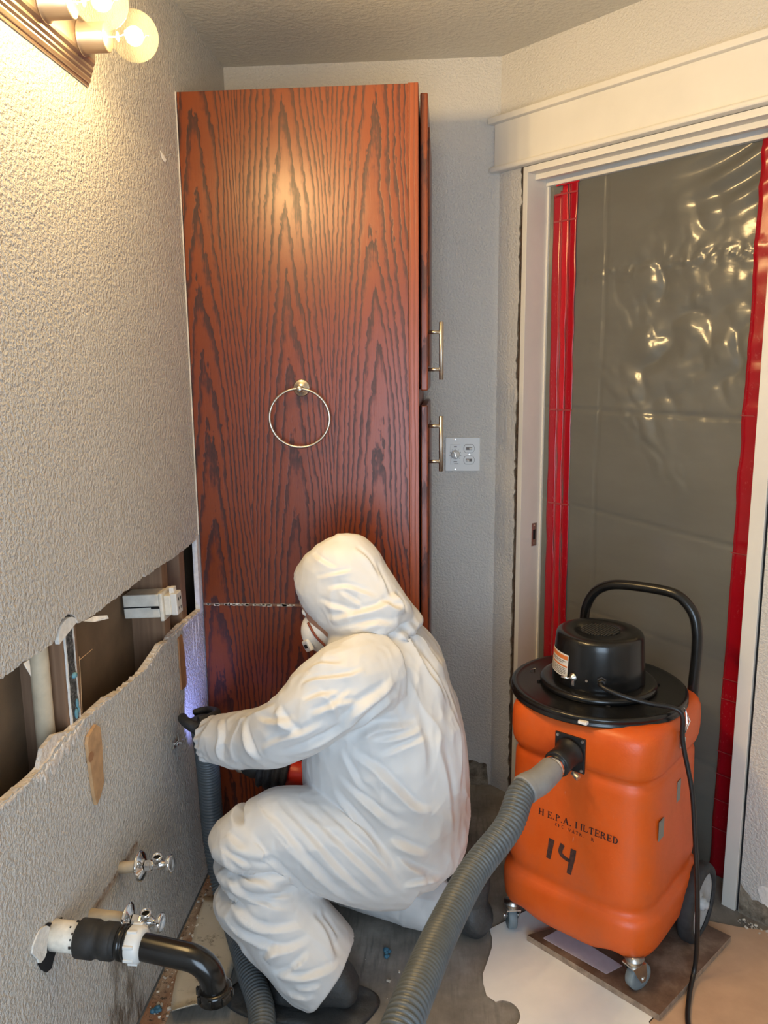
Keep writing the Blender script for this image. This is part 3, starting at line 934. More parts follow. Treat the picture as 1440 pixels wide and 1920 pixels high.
# ------------------------------------------------------------------ small wall fittings
nh = thing('wall_nail', 'small nail sticking out of the left wall', 'nail', (0, 2.06, 2.024))
obj('shank', tube([(-.002, 2.06, 2.020), (.020, 2.058, 2.028)], .0012, 8), 'steel', nh)
obj('nail_head', lathe((.019, 2.058, 2.0275), (.93, -.03, .3), [(0, .0038), (.0012, .0038)], 12), 'steel', nh)
obj('torn_plaster', prism([(.0, 2.030, 2.028), (.0, 2.042, 2.012), (.003, 2.052, 2.006), (.004, 2.058, 2.014), (.002, 2.050, 2.022)], (.0015, 0, 0), 0), 'torn_paper', nh)

sw = thing('switch_plate', 'white double switch plate with timer dial on the back wall', 'switch plate', (.765, YB, 1.206))
obj('cover_plate', box((.7655, YB - .003, 1.2065), (.117, .006, .115), None, .0022), 'white_plastic', sw)
ins = obj('timer_insert', box((.741, YB - .0068, 1.2065), (.034, .002, .068), None, .0006), 'white_plastic', sw)
dl = obj('dial', lathe((.741, YB - .0075, 1.206), (0, -1, 0), [(0, .0155), (.004, .0145), (.006, .013), (.0125, .0115), (.013, .0001)], 28), 'white_plastic', sw, True)
obj('pointer', box((.741, YB - .0205, 1.206), (.004, .006, .021), Matrix.Rotation(-.35, 3, 'Y'), .001), 'satin_nickel', dl)
bm = bmesh.new()
for k in range(9):
    t = -2.3 + 4.6 * k / 8
    add_box(bm, (.741 + .0185 * math.sin(t), YB - .0081, 1.206 + .0185 * math.cos(t)), (.0022, .0006, .0022))
add_box(bm, (.741, YB - .0081, 1.2325), (.010, .0006, .003)); add_box(bm, (.741, YB - .0081, 1.1815), (.012, .0006, .003)); add_box(bm, (.744, YB - .0081, 1.1755), (.014, .0006, .0015))
obj('dial_marks', bm, 'label_text', ins)
for zc, st in ((1.226, 1), (1.187, -1)):
    pts = [(.787 + (.0175 if abs(math.cos(t)) > .99 else .0175) * math.cos(t), YB - .006, zc + min(.0135, max(-.0135, .0175 * math.sin(t)))) for t in np.linspace(0, 2 * math.pi, 33)[:-1]]
    rk = obj('switch_insert', prism(pts, (0, -.0018, 0), 0), 'white_plastic', sw)
    obj('insert_gap', prism([(.787 + (x - .787) * 1.06, YB - .0059, zc + (z - zc) * 1.08) for x, _, z in pts], (0, -.0006, 0), 0), 'label_text', sw)
    obj('toggle_slot', box((.787, YB - .0080, zc), (.020, .0006, .009)), 'label_text', rk)
    obj('toggle', box((.787 + .004 * st, YB - .0115, zc), (.009, .010, .0065), Matrix.Rotation(.4 * st, 3, 'Z'), .001), 'white_plastic', rk)
for x, z in ((.741, 1.257), (.741, 1.156), (.788, 1.2065)):
    obj('screw', lathe((x, YB - .0058, z), (0, -1, 0), [(0, .0028), (.0012, .0022)], 10), 'steel', sw)

# electrical box hanging out of the wall cavity
eb = thing('outlet_box', 'grey-white electrical box with outlet hanging in the wall opening', 'outlet box', (-.02, 1.86, .91))
Rb = Matrix.Rotation(math.radians(-3), 3, 'Y')
obj('box_body', box((-.046, 1.866, .9165), (.092, .062, .060), Rb, .003), 'ivory_plastic', eb)
obj('box_groove', box((-.046, 1.8345, .915), (.090, .001, .003), Rb), 'slot_black', eb)
obj('box_slot', box((-.010, 1.8340, .9145), (.022, .0015, .005), Rb), 'slot_black', eb)
obj('box_flange', box((.006, 1.866, .9165), (.010, .072, .072), Rb, .003), 'ivory_plastic', eb)
obj('outlet_yoke', box((.019, 1.866, .9190), (.016, .052, .050), Rb, .002), 'ivory_plastic', eb)
oc = obj('outlet_face', box((.034, 1.864, .9200), (.016, .040, .056), Rb, .003), 'white_plastic', eb)
bm = bmesh.new()
for dz in (-.012, .012):
    for dy in (-.007, .007):
        add_box(bm, (.0425, 1.864 + dy, .920 + dz), (.001, .003, .008))
obj('outlet_slots', bm, 'slot_black', oc)
obj('mount_tab', box((.026, 1.864, .952), (.012, .020, .018), Rb, .001), 'torn_paper', eb)

pp = thing('supply_pipe', 'beige vertical plastic pipe inside the torn wall beside the stud', 'pipe', (-.045, 1.338, 0))
obj('pipe', lathe((-.045, 1.338, .25), (0, 0, 1), [(0, .0175), (1.6, .0175)], 20), 'cpvc', pp, True)
obj('pipe_strap', lathe((-.045, 1.338, .60), (0, 0, 1), [(0, .020), (.02, .020)], 20), 'cpvc', pp, True)

def shim(poly, m, label, x0=.0005, th=.006):
    o_ = obj('wood_shim', prism([(x0, y, z) for y, z in poly], (th, 0, 0), 0), m)
    return tag(o_, label, 'wood shim', 'wood shims stuck to the left wall')
s1 = shim([(1.394, .772), (1.401, .785), (1.436, .794), (1.454, .779), (1.455, .730), (1.450, .690), (1.452, .662), (1.430, .640), (1.412, .632), (1.405, .66), (1.401, .70)], 'pale_wood', 'pale wood shim with a dark knot, on the wall above the valves', th=.007)
obj('knot', prism([(.0078, 1.402 + .012 * math.cos(t), .742 + .010 * math.sin(t)) for t in np.linspace(0, 6, 10)], (.0006, 0, 0), 0), 'reddish_wood', s1)
shim([(1.947, .795), (1.975, .797), (1.986, .74), (1.994, .655), (1.985, .646), (1.949, .650)], 'reddish_wood', 'reddish wood shim on the wall near the black glove', th=.004)

an = thing('wall_anchor', 'small metal clip on the left wall beside the black glove', 'clip', (0, 1.874, .536))
obj('clip_base', bx(.0, .006, 1.862, 1.888, .524, .540, .001), 'steel', an)
obj('clip_arm', tube([(.006, 1.868, .535), (.016, 1.870, .545), (.014, 1.872, .566)], .0022, 8), 'steel', an)
obj('clip_arm', tube([(.006, 1.884, .533), (.020, 1.884, .532), (.022, 1.884, .541)], .0025, 8), 'steel', an)
obj('clip_screw', lathe((.005, 1.875, .532), (1, 0, 0), [(0, .005), (.008, .004)], 10), 'chrome', an)

# ------------------------------------------------------------------ shut-off valves
def valve(y, z, tilt, label, esc):
    v = thing('shutoff_valve', label, 'valve', (0, y, z), group='shut-off valves under the old sink')
    d = Vector((1, -.02, tilt)).normalized()
    o_ = Vector((-.012, y, z))
    ax = lambda t: o_ + d * t
    obj('stub_pipe', lathe(o_, d, [(0, .0125), (esc + .016, .0125)], 20), 'cpvc', v, True)
    obj('escutcheon', lathe(ax(esc + .008), d, [(0, .031), (.001, .032), (.003, .0315), (.006, .028), (.010, .017), (.012, .014)], 32), 'chrome', v, True)
    obj('compression_nut', lathe(ax(esc + .022), d, [(0, .0125), (.012, .0125), (.013, .010), (.020, .009)], 6), 'chrome', v)
    e2 = esc + .046
    vb = obj('valve_body', lathe(ax(esc + .038), d, [(0, .0085), (.004, .0105), (.020, .0105), (.024, .0075), (.036, .0045)], 18), 'chrome', v, True)
    up = Vector((0.05, -.25, 1)).normalized()
    obj('outlet_port', lathe(ax(e2 + .004), up, [(0, .0085), (.012, .0085), (.013, .0105), (.026, .0105), (.0265, .0080), (.018, .0075)], 18, cap1=False), 'chrome', vb, True)
    obj('port_hole', lathe(ax(e2 + .004) + up * .017, up, [(0, .0076), (.001, .0076)], 18), 'slot_black', vb)
    obj('handle', lathe(ax(esc + .070), d, [(0, .004), (.002, .016), (.004, .0185), (.010, .0185), (.012, .016), (.0095, .011), (.0095, .0001)], 24), 'chrome', v, True)
    return v
valve(1.509, .424, .14, 'chrome shut-off valve farther from the drain pipe', .050)
valve(1.363, .422, -.06, 'chrome shut-off valve right behind the black drain pipe', .078)

# ------------------------------------------------------------------ drain
dr = thing('drain_pipe', 'black plastic drain arm with white nut leaving the left wall', 'drain pipe', (0, 1.215, .487))
D0 = Vector((-.02, 1.222, .489)); dd_ = Vector((1, -.075, -.005)).normalized()
P_ = lambda t: D0 + dd_ * t
obj('wall_hole', prism([(.0006, 1.21 + .040 * math.cos(t) * (1 + .25 * math.sin(2.3 * t)), .482 + .040 * math.sin(t) * (1 + .3 * math.cos(3 * t))) for t in np.linspace(0, 6.1, 16)], (.0008, 0, 0), 0), 'dark_gap', dr)
obj('hole_plaster', prism([(.0006, 1.175 + .026 * math.cos(t) * (1 + .3 * math.sin(3 * t)), .505 + .030 * math.sin(t)) for t in np.linspace(0, 6.1, 16)], (.003, 0, 0), 0), 'torn_paper', dr)
obj('white_stub', lathe(P_(.0), dd_, [(0, .0265), (.082, .0265)], 28), 'pvc_white', dr, True)
bm = bmesh.new(); r = np.random.RandomState(4)
u_, v_, w_ = fr(dd_)
for i in range(34):
    t = r.rand() * 6.28; a_ = .076 - .018 * r.rand() ** 2.2
    add_box(bm, P_(a_) + (u_ * math.cos(t) + v_ * math.sin(t)) * .0265, (.0035 * r.rand() + .001,) * 3)
obj('paint_flecks', bm, 'rubber_black', dr)['kind'] = 'stuff'
obj('rubber_coupling', lathe(P_(.072), dd_, [(0, .031), (.002, .0335), (.030, .0335), (.032, .0325), (.034, .0305), (.046, .0305), (.048, .032), (.066, .032), (.068, .0305), (.070, .0275), (.080, .0275)], 32), 'rubber_black', dr, True)
obj('slip_collar', lathe(P_(.148), dd_, [(0, .0285), (.003, .0305), (.010, .0305), (.011, .0275), (.014, .0275), (.015, .0300), (.021, .0300), (.022, .026)], 32), 'abs_black', dr, True)
nb = bmesh.new(); add_lathe(nb, P_(.168), dd_, [(0, .030), (.002, .0315), (.020, .0315), (.024, .027), (.026, .024)], 32)
for k in range(8):
    t = k * math.pi / 4 + .3; q = P_(.178) + (u_ * math.cos(t) + v_ * math.sin(t)) * .0315
    add_box(nb, q, (.018, .006, .006), None, .001)
obj('white_nut', nb, 'white_plastic', dr, True)['label'] = 'white slip nut'
da_ = Vector((1, -.075, -.13)).normalized()
a0_ = P_(.16)
end = a0_ + da_ * .118
arm = [a0_ + da_ * t for t in (0, .03, .06, .09, .118)]
dv_ = Vector((.02, 0, -1)).normalized()
bend = [end + da_ * (.042 * math.sin(t)) + dv_ * (.042 * (1 - math.cos(t))) for t in np.linspace(.0, 1.5, 12)][1:]
bend += [bend[-1] + Vector((.001, 0, -.010)), bend[-1] + Vector((.002, 0, -.024))]
obj('pipe_bend', tube([tuple(q) for q in arm + bend], .0230, 28), 'abs_black', dr, True)
q = Vector(bend[-1])
sb = bmesh.new(); add_lathe(sb, q + Vector((0, 0, .014)), (.04, 0, -1), [(0, .0250), (.002, .0295), (.006, .0305), (.021, .0305), (.022, .0272), (.010, .0262)], 32)
for k in range(8):
    t = k * math.pi / 4
    add_box(sb, q + Vector((.0305 * math.cos(t), .0305 * math.sin(t), .004)), (.006, .006, .015), Matrix.Rotation(t, 3, 'Z'), .001)
obj('slip_nut', sb, 'abs_black', dr, True)
# ------------------------------------------------------------------ vacuum (local frame: x along its front, y to its back)
E1 = Vector((.8107, -.5855, 0)); E2 = Vector((.5855, .8107, 0))
VP = Vector((1.122, 1.942, 0))
vc = thing('vacuum', 'orange drum vacuum with black motor head on casters', 'vacuum', VP, math.atan2(-.5855, .8107))
def vo(name, b, m, parent=None, smooth=False): return obj(name, b, m, parent or vc, smooth, keep=False)
def vw(u, v, z): return VP + E1 * u + E2 * v + Vector((0, 0, z))
TP = [(.082, .150), (.084, .172), (.090, .188), (.102, .200), (.120, .207), (.150, .210), (.185, .2105), (.198, .208), (.206, .202), (.212, .1965), (.220, .1945), (.228, .1955), (.238, .1985), (.252, .2000),
      (.280, .1995), (.33, .197), (.38, .1945), (.43, .192), (.48, .1905), (.508, .1900), (.522, .1893), (.529, .187), (.534, .1845), (.540, .1838), (.546, .1855), (.551, .1895), (.557, .1935), (.568, .1965), (.590, .1985),
      (.620, .1985), (.640, .197), (.652, .193), (.661, .186), (.667, .176), (.671, .160)]
zs_, hs_ = np.array([a for a, b in TP]), np.array([b for a, b in TP])
def tank_h(z): return float(np.interp(z, zs_, hs_))
def sq(t, h, e):
    c, s = math.cos(t), math.sin(t)
    return math.copysign(abs(c) ** e, c) * h, math.copysign(abs(s) ** e, s) * h
NT = 96
bm = bmesh.new(); rings = []
for z, h in TP:
    e = .40
    rr_ = []
    for k in range(NT):
        t = 2 * math.pi * (k + .5) / NT
        # even spacing around a rounded square
        x, y = sq(t, 1, e)
        dz = 0.0
        if z < .13:      # the lower rim rises in two shallow arches at the front for the casters
            dz = .020 * max(0, 1 - (z - .082) / .048) * (math.exp(-((abs(x) - .62) / .16) ** 2) if y < -.7 else 0)
        rr_.append(Vector((x * h, y * h * 1.0, z + dz)))
    rings.append(rr_)
add_rings(bm, rings)
vo('tank', bm, 'orange_plastic', None, True)
# lid: raised rim, flat disc, low shoulder ring under the head
LX, LY = -.030, .006
def ll(prof, n=64, x=LX, y=LY): return lathe((x, y, 0), (0, 0, 1), prof, n, ref=(1, 0, 0))
lid = vo('lid', ll([(.662, .185), (.662, .2145), (.665, .2200), (.669, .2210), (.672, .2180), (.676, .2180), (.680, .2210), (.685, .2200), (.688, .2155), (.6865, .2070), (.6850, .198), (.687, .15), (.687, .01)]), 'black_metal', None, True)
vo('lid_flange', ll([(.686, .141), (.690, .146), (.697, .147), (.702, .144), (.704, .136), (.705, .118)], 56), 'black_metal', lid, True)
for k in range(4):
    t = .6 + k * math.pi / 2
    vo('flange_bolt', lathe((LX + .15 * math.cos(t), LY + .15 * math.sin(t), .686), (0, 0, 1), [(0, .006), (.005, .006), (.006, .004)], 6), 'black_metal', lid)
hd = vo('motor_head', ll([(.700, .112), (.704, .115), (.712, .1165), (.806, .110), (.819, .1090), (.826, .1065), (.830, .101), (.8315, .093), (.8315, .052), (.8285, .050), (.8285, .001)], 64), 'black_metal', None, True)
bm = bmesh.new()
for i in range(-6, 7):
    for j in range(-6, 7):
        x, y = i * .0072, j * .0072
        if math.hypot(x, y) < .0465:
            add_box(bm, (LX + x, LY + y, .8295), (.0048, .0048, .0050))
vo('vent_grille', bm, 'grille_dark', hd)['kind'] = 'stuff'
# sticker, switch, cord gland and rivet around the head's front
def hp(ang, z, rr=0.0):
    r_ = np.interp(z, [.712, .806], [.1170, .1105]) + rr
    return Vector((LX + r_ * math.sin(ang), LY - r_ * math.cos(ang), z))
def patch(a0, a1, z0, z1, lift, na=10, nz_=2):
    bm = bmesh.new()
    g = [[bm.verts.new(hp(a0 + (a1 - a0) * i / na, z0 + (z1 - z0) * j / nz_, lift)) for j in range(nz_ + 1)] for i in range(na + 1)]
    for i in range(na):
        for j in range(nz_): bm.faces.new((g[i][j], g[i + 1][j], g[i + 1][j + 1], g[i][j + 1]))
    return bm
st = vo('warning_sticker', patch(-1.08, -.27, .728, .786, .0006), 'label_white', hd, True)
vo('sticker_band', patch(-1.06, -.29, .772, .782, .0010), 'label_orange', st, True)
vo('sticker_band', patch(-1.06, -.29, .753, .757, .0010), 'label_orange', st, True)
bm = bmesh.new()
for z in (.767, .763, .749, .745, .741, .737, .733):
    b2 = patch(-1.03, -.33 - (.10 if z in (.763, .733) else 0), z - .0009, z + .0009, .0010)
    me = bpy.data.meshes.new('t'); b2.to_mesh(me); b2.free(); bm.from_mesh(me); bpy.data.meshes.remove(me)
vo('sticker_print', bm, 'label_text', st)
def hn(ang): return Vector((math.sin(ang), -math.cos(ang), 0))
swt = vo('toggle_switch', lathe(hp(-.12, .735), hn(-.12), [(0, .011), (.002, .011), (.0025, .0065), (.008, .006)], 18), 'steel', hd, True)
vo('lever', tube([hp(-.12, .735, .006), hp(-.16, .736, .016), hp(-.26, .738, .024)], [.003, .0032, .004], 10), 'chrome', swt, True)
vo('switch_plate', box(hp(-.10, .722, .001), (.007, .004, .014), Matrix.Rotation(-.10, 3, 'Z')), 'steel', swt)
vo('rivet', lathe(hp(.19, .734), hn(.19), [(0, .0035), (.0012, .003)], 12), 'brushed_bronze', hd)
GA = .50
gl_ = vo('cord_gland', lathe(hp(GA, .738, -.002), hn(GA), [(0, .0125), (.006, .0125), (.007, .010), (.016, .0095), (.018, .008)], 6), 'black_plastic', hd)
# power cord: from the gland over the lid, down the side and across the floor towards the camera
g0 = VP + E1 * hp(GA, .738).x + E2 * hp(GA, .738).y + Vector((0, 0, .738))
nd = E1 * hn(GA).x + E2 * hn(GA).y
cp = [g0 + nd * .012, vw(.036, -.118, .735), vw(.085, -.113, .723), vw(.140, -.086, .710), vw(.184, -.054, .7005), vw(.206, -.045, .684), Vector((1.268, 1.785, .615)), Vector((1.290, 1.770, .505)), Vector((1.300, 1.760, .401)), Vector((1.309, 1.750, .282)), Vector((1.315, 1.745, .17)),
      Vector((1.320, 1.752, .075)), Vector((1.314, 1.745, .030)), Vector((1.292, 1.700, .014)), Vector((1.263, 1.612, .0105)), Vector((1.255, 1.50, .0108)), Vector((1.262, 1.36, .0108)), Vector((1.30, 1.1, .0108)), Vector((1.42, .85, .0108)), Vector((1.46, .6, .0108)), Vector((1.36, .3, .0108)), Vector((1.35, -.2, .0060)), Vector((1.45, -.7, .0060))]
cdp, _ = resample(crom([tuple(q) for q in cp], 220), .010)
pc = obj('power_cord', tube(cdp, .0058, 10), 'cord_black', vc, True)
pl = bpy.data.objects['power_cord']
# inlet
ip = vo('inlet_plate', box((0.0, -.1995, .586), (.078, .006, .088), None, .0015), 'black_plastic')
for sx in (-1, 1):
    for sz in (-1, 1):
        vo('screw', lathe((sx * .032, -.2025, .586 + sz * .037), (0, -1, 0), [(0, .0042), (.002, .0035)], 10), 'steel', ip)
dn = Vector((-.06, -.985, -.16)).normalized()
vo('inlet_collar', lathe((0, -.200, .588), dn, [(0, .0365), (.006, .0365), (.010, .032), (.030, .0305), (.045, .0315), (.060, .0325), (.062, .030)], 32), 'black_plastic', ip, True)
vo('clamp_screw', lathe((.028, -.240, .560), (.9, -.3, -.25), [(0, .0055), (.010, .0055), (.011, .0075), (.020, .0075), (.021, .004)], 12), 'steel', ip)
# handle behind the tank
hpth = [(-.155, .172, .60), (-.155, .172, .70), (-.153, .172, .79), (-.147, .172, .835), (-.125, .172, .876), (-.085, .172, .902), (-.03, .172, .912), (.07, .172, .914), (.112, .172, .903), (.145, .172, .868), (.158, .172, .82), (.160, .172, .76), (.157, .172, .68), (.156, .172, .60)]
hp_, _ = resample(crom(hpth, 120), .008)
hdl = vo('push_handle', tube(hp_, .0135, 16), 'black_metal', None, True)
# latches, tape patches
for sx in (-1, 1):
    lt = vo('latch', box((sx * .2005, -.02, .615), (.006, .020, .044), None, .0015), 'steel')
    vo('latch_wire', tube([(sx * .204, -.028, .628), (sx * .2135, -.030, .660), (sx * .207, -.026, .690), (sx * .200, -.018, .692), (sx * .2135, -.012, .660), (sx * .204, -.012, .628)], .0016, 6), 'chrome', lt)
    vo('latch_lever', box((sx * .2055, -.02, .603), (.004, .012, .030), None, .001), 'chrome', lt)
vo('tape_patch', box((tank_h(.415) + .0006, -.105, .415), (.0012, .030, .050), Matrix.Rotation(.02, 3, 'X')), 'tape_grey')
vo('tape_patch', box((tank_h(.46) + .0006, .005, .465), (.0012, .022, .055)), 'tape_grey')
vo('paint_chip', box((.035, -.2085, .676), (.022, .012, .007), None, .001), 'torn_paper', lid)
# rear wheels and front casters
for sx in (-1, 1):
    w = vo('rear_wheel', lathe((sx * .216, .125, .104), (sx, 0, 0), [(-.020, .070), (-.018, .098), (-.010, .1035), (.010, .1035), (.018, .098), (.020, .082), (.014, .079)], 40, None, False, False), 'tire', None, True)
    vo('rim', lathe((sx * .216, .125, .104), (sx, 0, 0), [(-.015, .001), (-.015, .082), (.012, .082), (.013, .074), (.008, .060), (.004, .030), (.010, .022), (.010, .001)], 36), 'rim_grey', w, True)
    vo('hub', lathe((sx * .216, .125, .104), (sx, 0, 0), [(.0, .018), (.022, .016), (.024, .010), (.030, .009), (.031, .001)], 18), 'rim_grey', w, True)
vo('axle', lathe((-.24, .125, .104), (1, 0, 0), [(0, .007), (.48, .007)], 12), 'steel')
def caster(u, v, z0, yaw, name='front_caster'):
    R_ = Matrix.Rotation(yaw, 3, 'Z')
    c = Vector((u, v, 0))
    ax = R_ @ Vector((1, 0, 0)); fw_ = R_ @ Vector((0, 1, 0))
    wr_ = .034
    wc_ = c + fw_ * .016 + Vector((0, 0, z0 + wr_))
    k = vo(name, lathe(c + Vector((0, 0, z0 + .072)), (0, 0, 1), [(0, .017), (.006, .020), (.012, .020), (.016, .024)], 20), 'steel', None, True)
    vo('caster_wheel', lathe(wc_ - ax * .0115, ax, [(0, .022), (0, .031), (.003, wr_), (.020, wr_), (.023, .031), (.023, .022)], 32), 'caster_grey', k, True)
    fk = bmesh.new()
    for s in (-1, 1):
        pts = [c + ax * (s * .0165) + fw_ * a_ + Vector((0, 0, b_)) for a_, b_ in ((-.020, z0 + .072), (.022, z0 + .072), (.028, z0 + .040), (.022, z0 + .026), (.010, z0 + .026), (-.004, z0 + .045))]
        p2 = prism(pts, ax * (s * .002), 0)
        me = bpy.data.meshes.new('t'); p2.to_mesh(me); p2.free(); fk.from_mesh(me); bpy.data.meshes.remove(me)
    add_box(fk, c + fw_ * .001 + Vector((0, 0, z0 + .0725)), (.037, .042, .003), R_)
    vo('caster_fork', fk, 'steel', k)
    vo('caster_axle', lathe(wc_ - ax * .021, ax, [(0, .0055), (.042, .0055)], 10), 'steel', k)
caster(-.168, -.165, .0035, .75)
caster(.172, -.178, .0215, -.35)

# worn lettering on the front: serif capitals built from strokes
def serif(ch):
    T, t, s = .17, .09, .07      # thick stem, thin stroke, serif height
    def stem(x, y0=0, y1=1): return [((x - T / 2, y0), (x + T / 2, y0), (x + T / 2, y1), (x - T / 2, y1)), ((x - .15, y0), (x + .15, y0), (x + .15, y0 + s), (x - .15, y0 + s)), ((x - .15, y1 - s), (x + .15, y1 - s), (x + .15, y1), (x - .15, y1))]
    def bar(x0, x1, y, h=t): return [((x0, y - h / 2), (x1, y - h / 2), (x1, y + h / 2), (x0, y + h / 2))]
    def ln(a, b, w):
        a, b = np.array(a, float), np.array(b, float); d = (b - a) / np.linalg.norm(b - a); n = np.array([-d[1], d[0]]) * w / 2
        return [tuple(map(tuple, (a - n, b - n, b + n, a + n)))]
    def bowl(cx, cy, rx, ry, a0, a1, w):
        A = np.linspace(a0, a1, 9); o_ = []
        for p, q in zip(A[:-1], A[1:]):
            o_.append(((cx + rx * math.cos(p), cy + ry * math.sin(p)), (cx + rx * math.cos(q), cy + ry * math.sin(q)), (cx + (rx - w) * math.cos(q), cy + (ry - t) * math.sin(q)), (cx + (rx - w) * math.cos(p), cy + (ry - t) * math.sin(p))))
        return o_
    h = math.pi / 2
    if ch == 'H': return stem(.15) + stem(.72) + bar(.15, .72, .5), .95
    if ch == 'E': return stem(.15) + bar(.15, .66, .955) + bar(.15, .66, .045) + bar(.15, .5, .5) + ln((.64, .74), (.64, 1), .06) + ln((.66, 0), (.66, .28), .06) + ln((.5, .38), (.5, .62), .06), .80
    if ch == 'F': return stem(.15) + bar(.15, .64, .955) + bar(.15, .5, .5) + ln((.62, .74), (.62, 1), .06), .76
    if ch == 'P': return stem(.15) + bowl(.30, .74, .36, .26, -h, h, .16) + bar(.15, .32, .955) + bar(.15, .32, .52), .78
    if ch == 'R': return stem(.15) + bowl(.30, .74, .36, .26, -h, h, .16) + bar(.15, .32, .955) + bar(.15, .32, .52) + ln((.36, .52), (.74, .02), T) + bar(.62, .86, .035, .07), .90
    if ch == 'A': return ln((.10, 0), (.42, 1), .09) + ln((.40, 1), (.74, 0), T) + bar(.22, .62, .33) + bar(0, .24, .035, .07) + bar(.58, .90, .035, .07), .94
    if ch == 'I': return stem(.15), .36
    if ch == 'L': return stem(.15) + bar(.15, .68, .045) + ln((.68, 0), (.68, .30), .06), .80
    if ch == 'T': return stem(.40) + bar(.06, .74, .955) + ln((.08, .74), (.08, 1), .06) + ln((.72, .74), (.72, 1), .06), .86
    if ch == 'D': return stem(.15) + bowl(.28, .5, .48, .5, -h, h, .17) + bar(.15, .3, .955) + bar(.15, .3, .045), .90
    if ch == 'C': return bowl(.42, .5, .38, .5, .9, 2 * math.pi - .9, .17), .80
    if ch == 'N': return stem(.12) + stem(.74) + ln((.12, 1), (.74, 0), .16), .95
    if ch == 'U': return stem(.12, .25, 1) + stem(.70, .25, 1) + bowl(.41, .3, .36, .3, math.pi, 2 * math.pi, .15), .92
    if ch == 'V': return ln((.10, 1), (.42, 0), T) + ln((.42, 0), (.74, 1), .09), .90
    if ch == 'M': return stem(.12) + stem(.86) + ln((.12, 1), (.48, .1), .16) + ln((.48, .1), (.86, 1), .09), 1.05
    if ch == '.': return [((.06, 0), (.22, 0), (.22, .16), (.06, .16))], .36
    return [], .42
def lettering(text, u0, z0, size, drop=(), seed=0, gap=.08, slope=0.0, keepf=None):
    bm = bmesh.new(); x = 0
    for i, ch in enumerate(text):
        polys, w = serif(ch)
        for q in polys:
            if i in drop and keepf and not keepf(np.mean([b for a, b in q]), np.mean([a for a, b in q])): continue
            pts = []
            for a, b in q:
                uu_ = u0 + (x + a) * size; z_ = z0 + b * size + slope * (x + a) * size
                pts.append((uu_, -(tank_h(z_) + .0009), z_))
            vs = [bm.verts.new(p) for p in pts]
            bm.faces.new(vs)
        x += w + gap
    return bm, u0 + x * size
b1, xe = lettering('H E.P.A. FILTERED', -.082, .392, .0170, drop=(9, 10), keepf=lambda y, x: x < .2 and y > .1, gap=.05)
vo('lettering', b1, 'ink')['label'] = 'worn black lettering reading H.E.P.A. FILTERED'
for txt, uu0, dz_ in (('CFC', -.036, .002), ('VATR', .0, .001), ('.', .038, 0), ('R', .060, 0)):
    b2, _ = lettering(txt, uu0, .376 + dz_, .0085, drop=(1, 3), keepf=lambda y, x: y < .7, gap=.25)
    vo('lettering', b2, 'ink')
def marker(strokes):
    bm = bmesh.new()
    for pts, w in strokes:
        P = crom(pts, 16)
        L_ = []
        for i in range(len(P)):
            d = P[min(i + 1, len(P) - 1)] - P[max(i - 1, 0)]; d /= np.linalg.norm(d); n = np.array([-d[1], d[0]]) * w / 2 * (1 - .25 * (i / len(P)))
            row = []
            for s in (-1, 1):
                q = P[i] + n * s
                row.append(bm.verts.new((q[0], -(tank_h(q[1]) + .0011), q[1])))
            L_.append(row)
        for a_, b_ in zip(L_[:-1], L_[1:]): bm.faces.new((a_[0], b_[0], b_[1], a_[1]))
    return bm
vo('marker_number', marker([([(-.042, .340), (-.045, .315), (-.049, .286)], .0150), ([(-.012, .338), (-.017, .322), (-.015, .311), (.000, .304), (.010, .303)], .0120), ([(.017, .336), (.015, .312), (.011, .288), (.008, .268)], .0150)]), 'marker_ink')['label'] = 'handwritten marker number 14'

# ------------------------------------------------------------------ hose
hs = thing('vacuum_hose', 'grey corrugated vacuum hose looping from the vacuum to the gloved hand', 'hose', (.6, 1.3, 0))
i0 = vw(0, -.200, .588); dnw = (E1 * dn.x + E2 * dn.y + Vector((0, 0, dn.z))).normalized()
obj('connector', lathe(i0 + dnw * .052, dnw, [(0, .0275), (.036, .0268), (.038, .024)], 28), 'chrome', hs, True)
c0 = i0 + dnw * .080
path = [c0, c0 + dnw * .055, c0 + dnw * .105 + Vector((-.012, 0, -.002)), Vector((.842, 1.560, .522)), Vector((.764, 1.445, .490)), Vector((.706, 1.285, .490)), Vector((.672, 1.140, .515)), Vector((.643, 1.02, .528)), Vector((.600, .90, .49)), Vector((.52, .74, .34)),
        Vector((.40, .68, .16)), Vector((.32, .86, .06)), Vector((.31, 1.2, .036)), Vector((.302, 1.50, .044)), Vector((.226, 1.680, .046)), Vector((.148, 1.845, .038)), Vector((.088, 1.95, .070)), Vector((.064, 1.975, .18)), Vector((.062, 1.965, .30)),
        Vector((.068, 1.94, .42)), Vector((.074, 1.912, .50)), Vector((.074, 1.898, .555)), Vector((.072, 1.892, .592))]
hp2, hl = resample(crom([tuple(q) for q in path], 600), .0026)
ncuff = int(.105 / .0026)
cuff_r = np.interp(hl[:ncuff], [0, .004, .03, .085, .09, .105], [.0285, .0300, .0305, .0325, .0335, .0335])
obj('cuff', tube(hp2[:ncuff], cuff_r, 28), 'cuff_grey', hs, True)
pr = np.array([.0252, .0296, .0314, .0296])
obj('corrugated_tube', tube(hp2[ncuff - 4:], pr[np.arange(len(hp2) - ncuff + 4) % 4], 22), 'hose_grey', hs, True)
# ------------------------------------------------------------------ person
pr_ = thing('person', 'person in white hooded coverall crouching by the left wall', 'person', (.45, 1.8, 0))

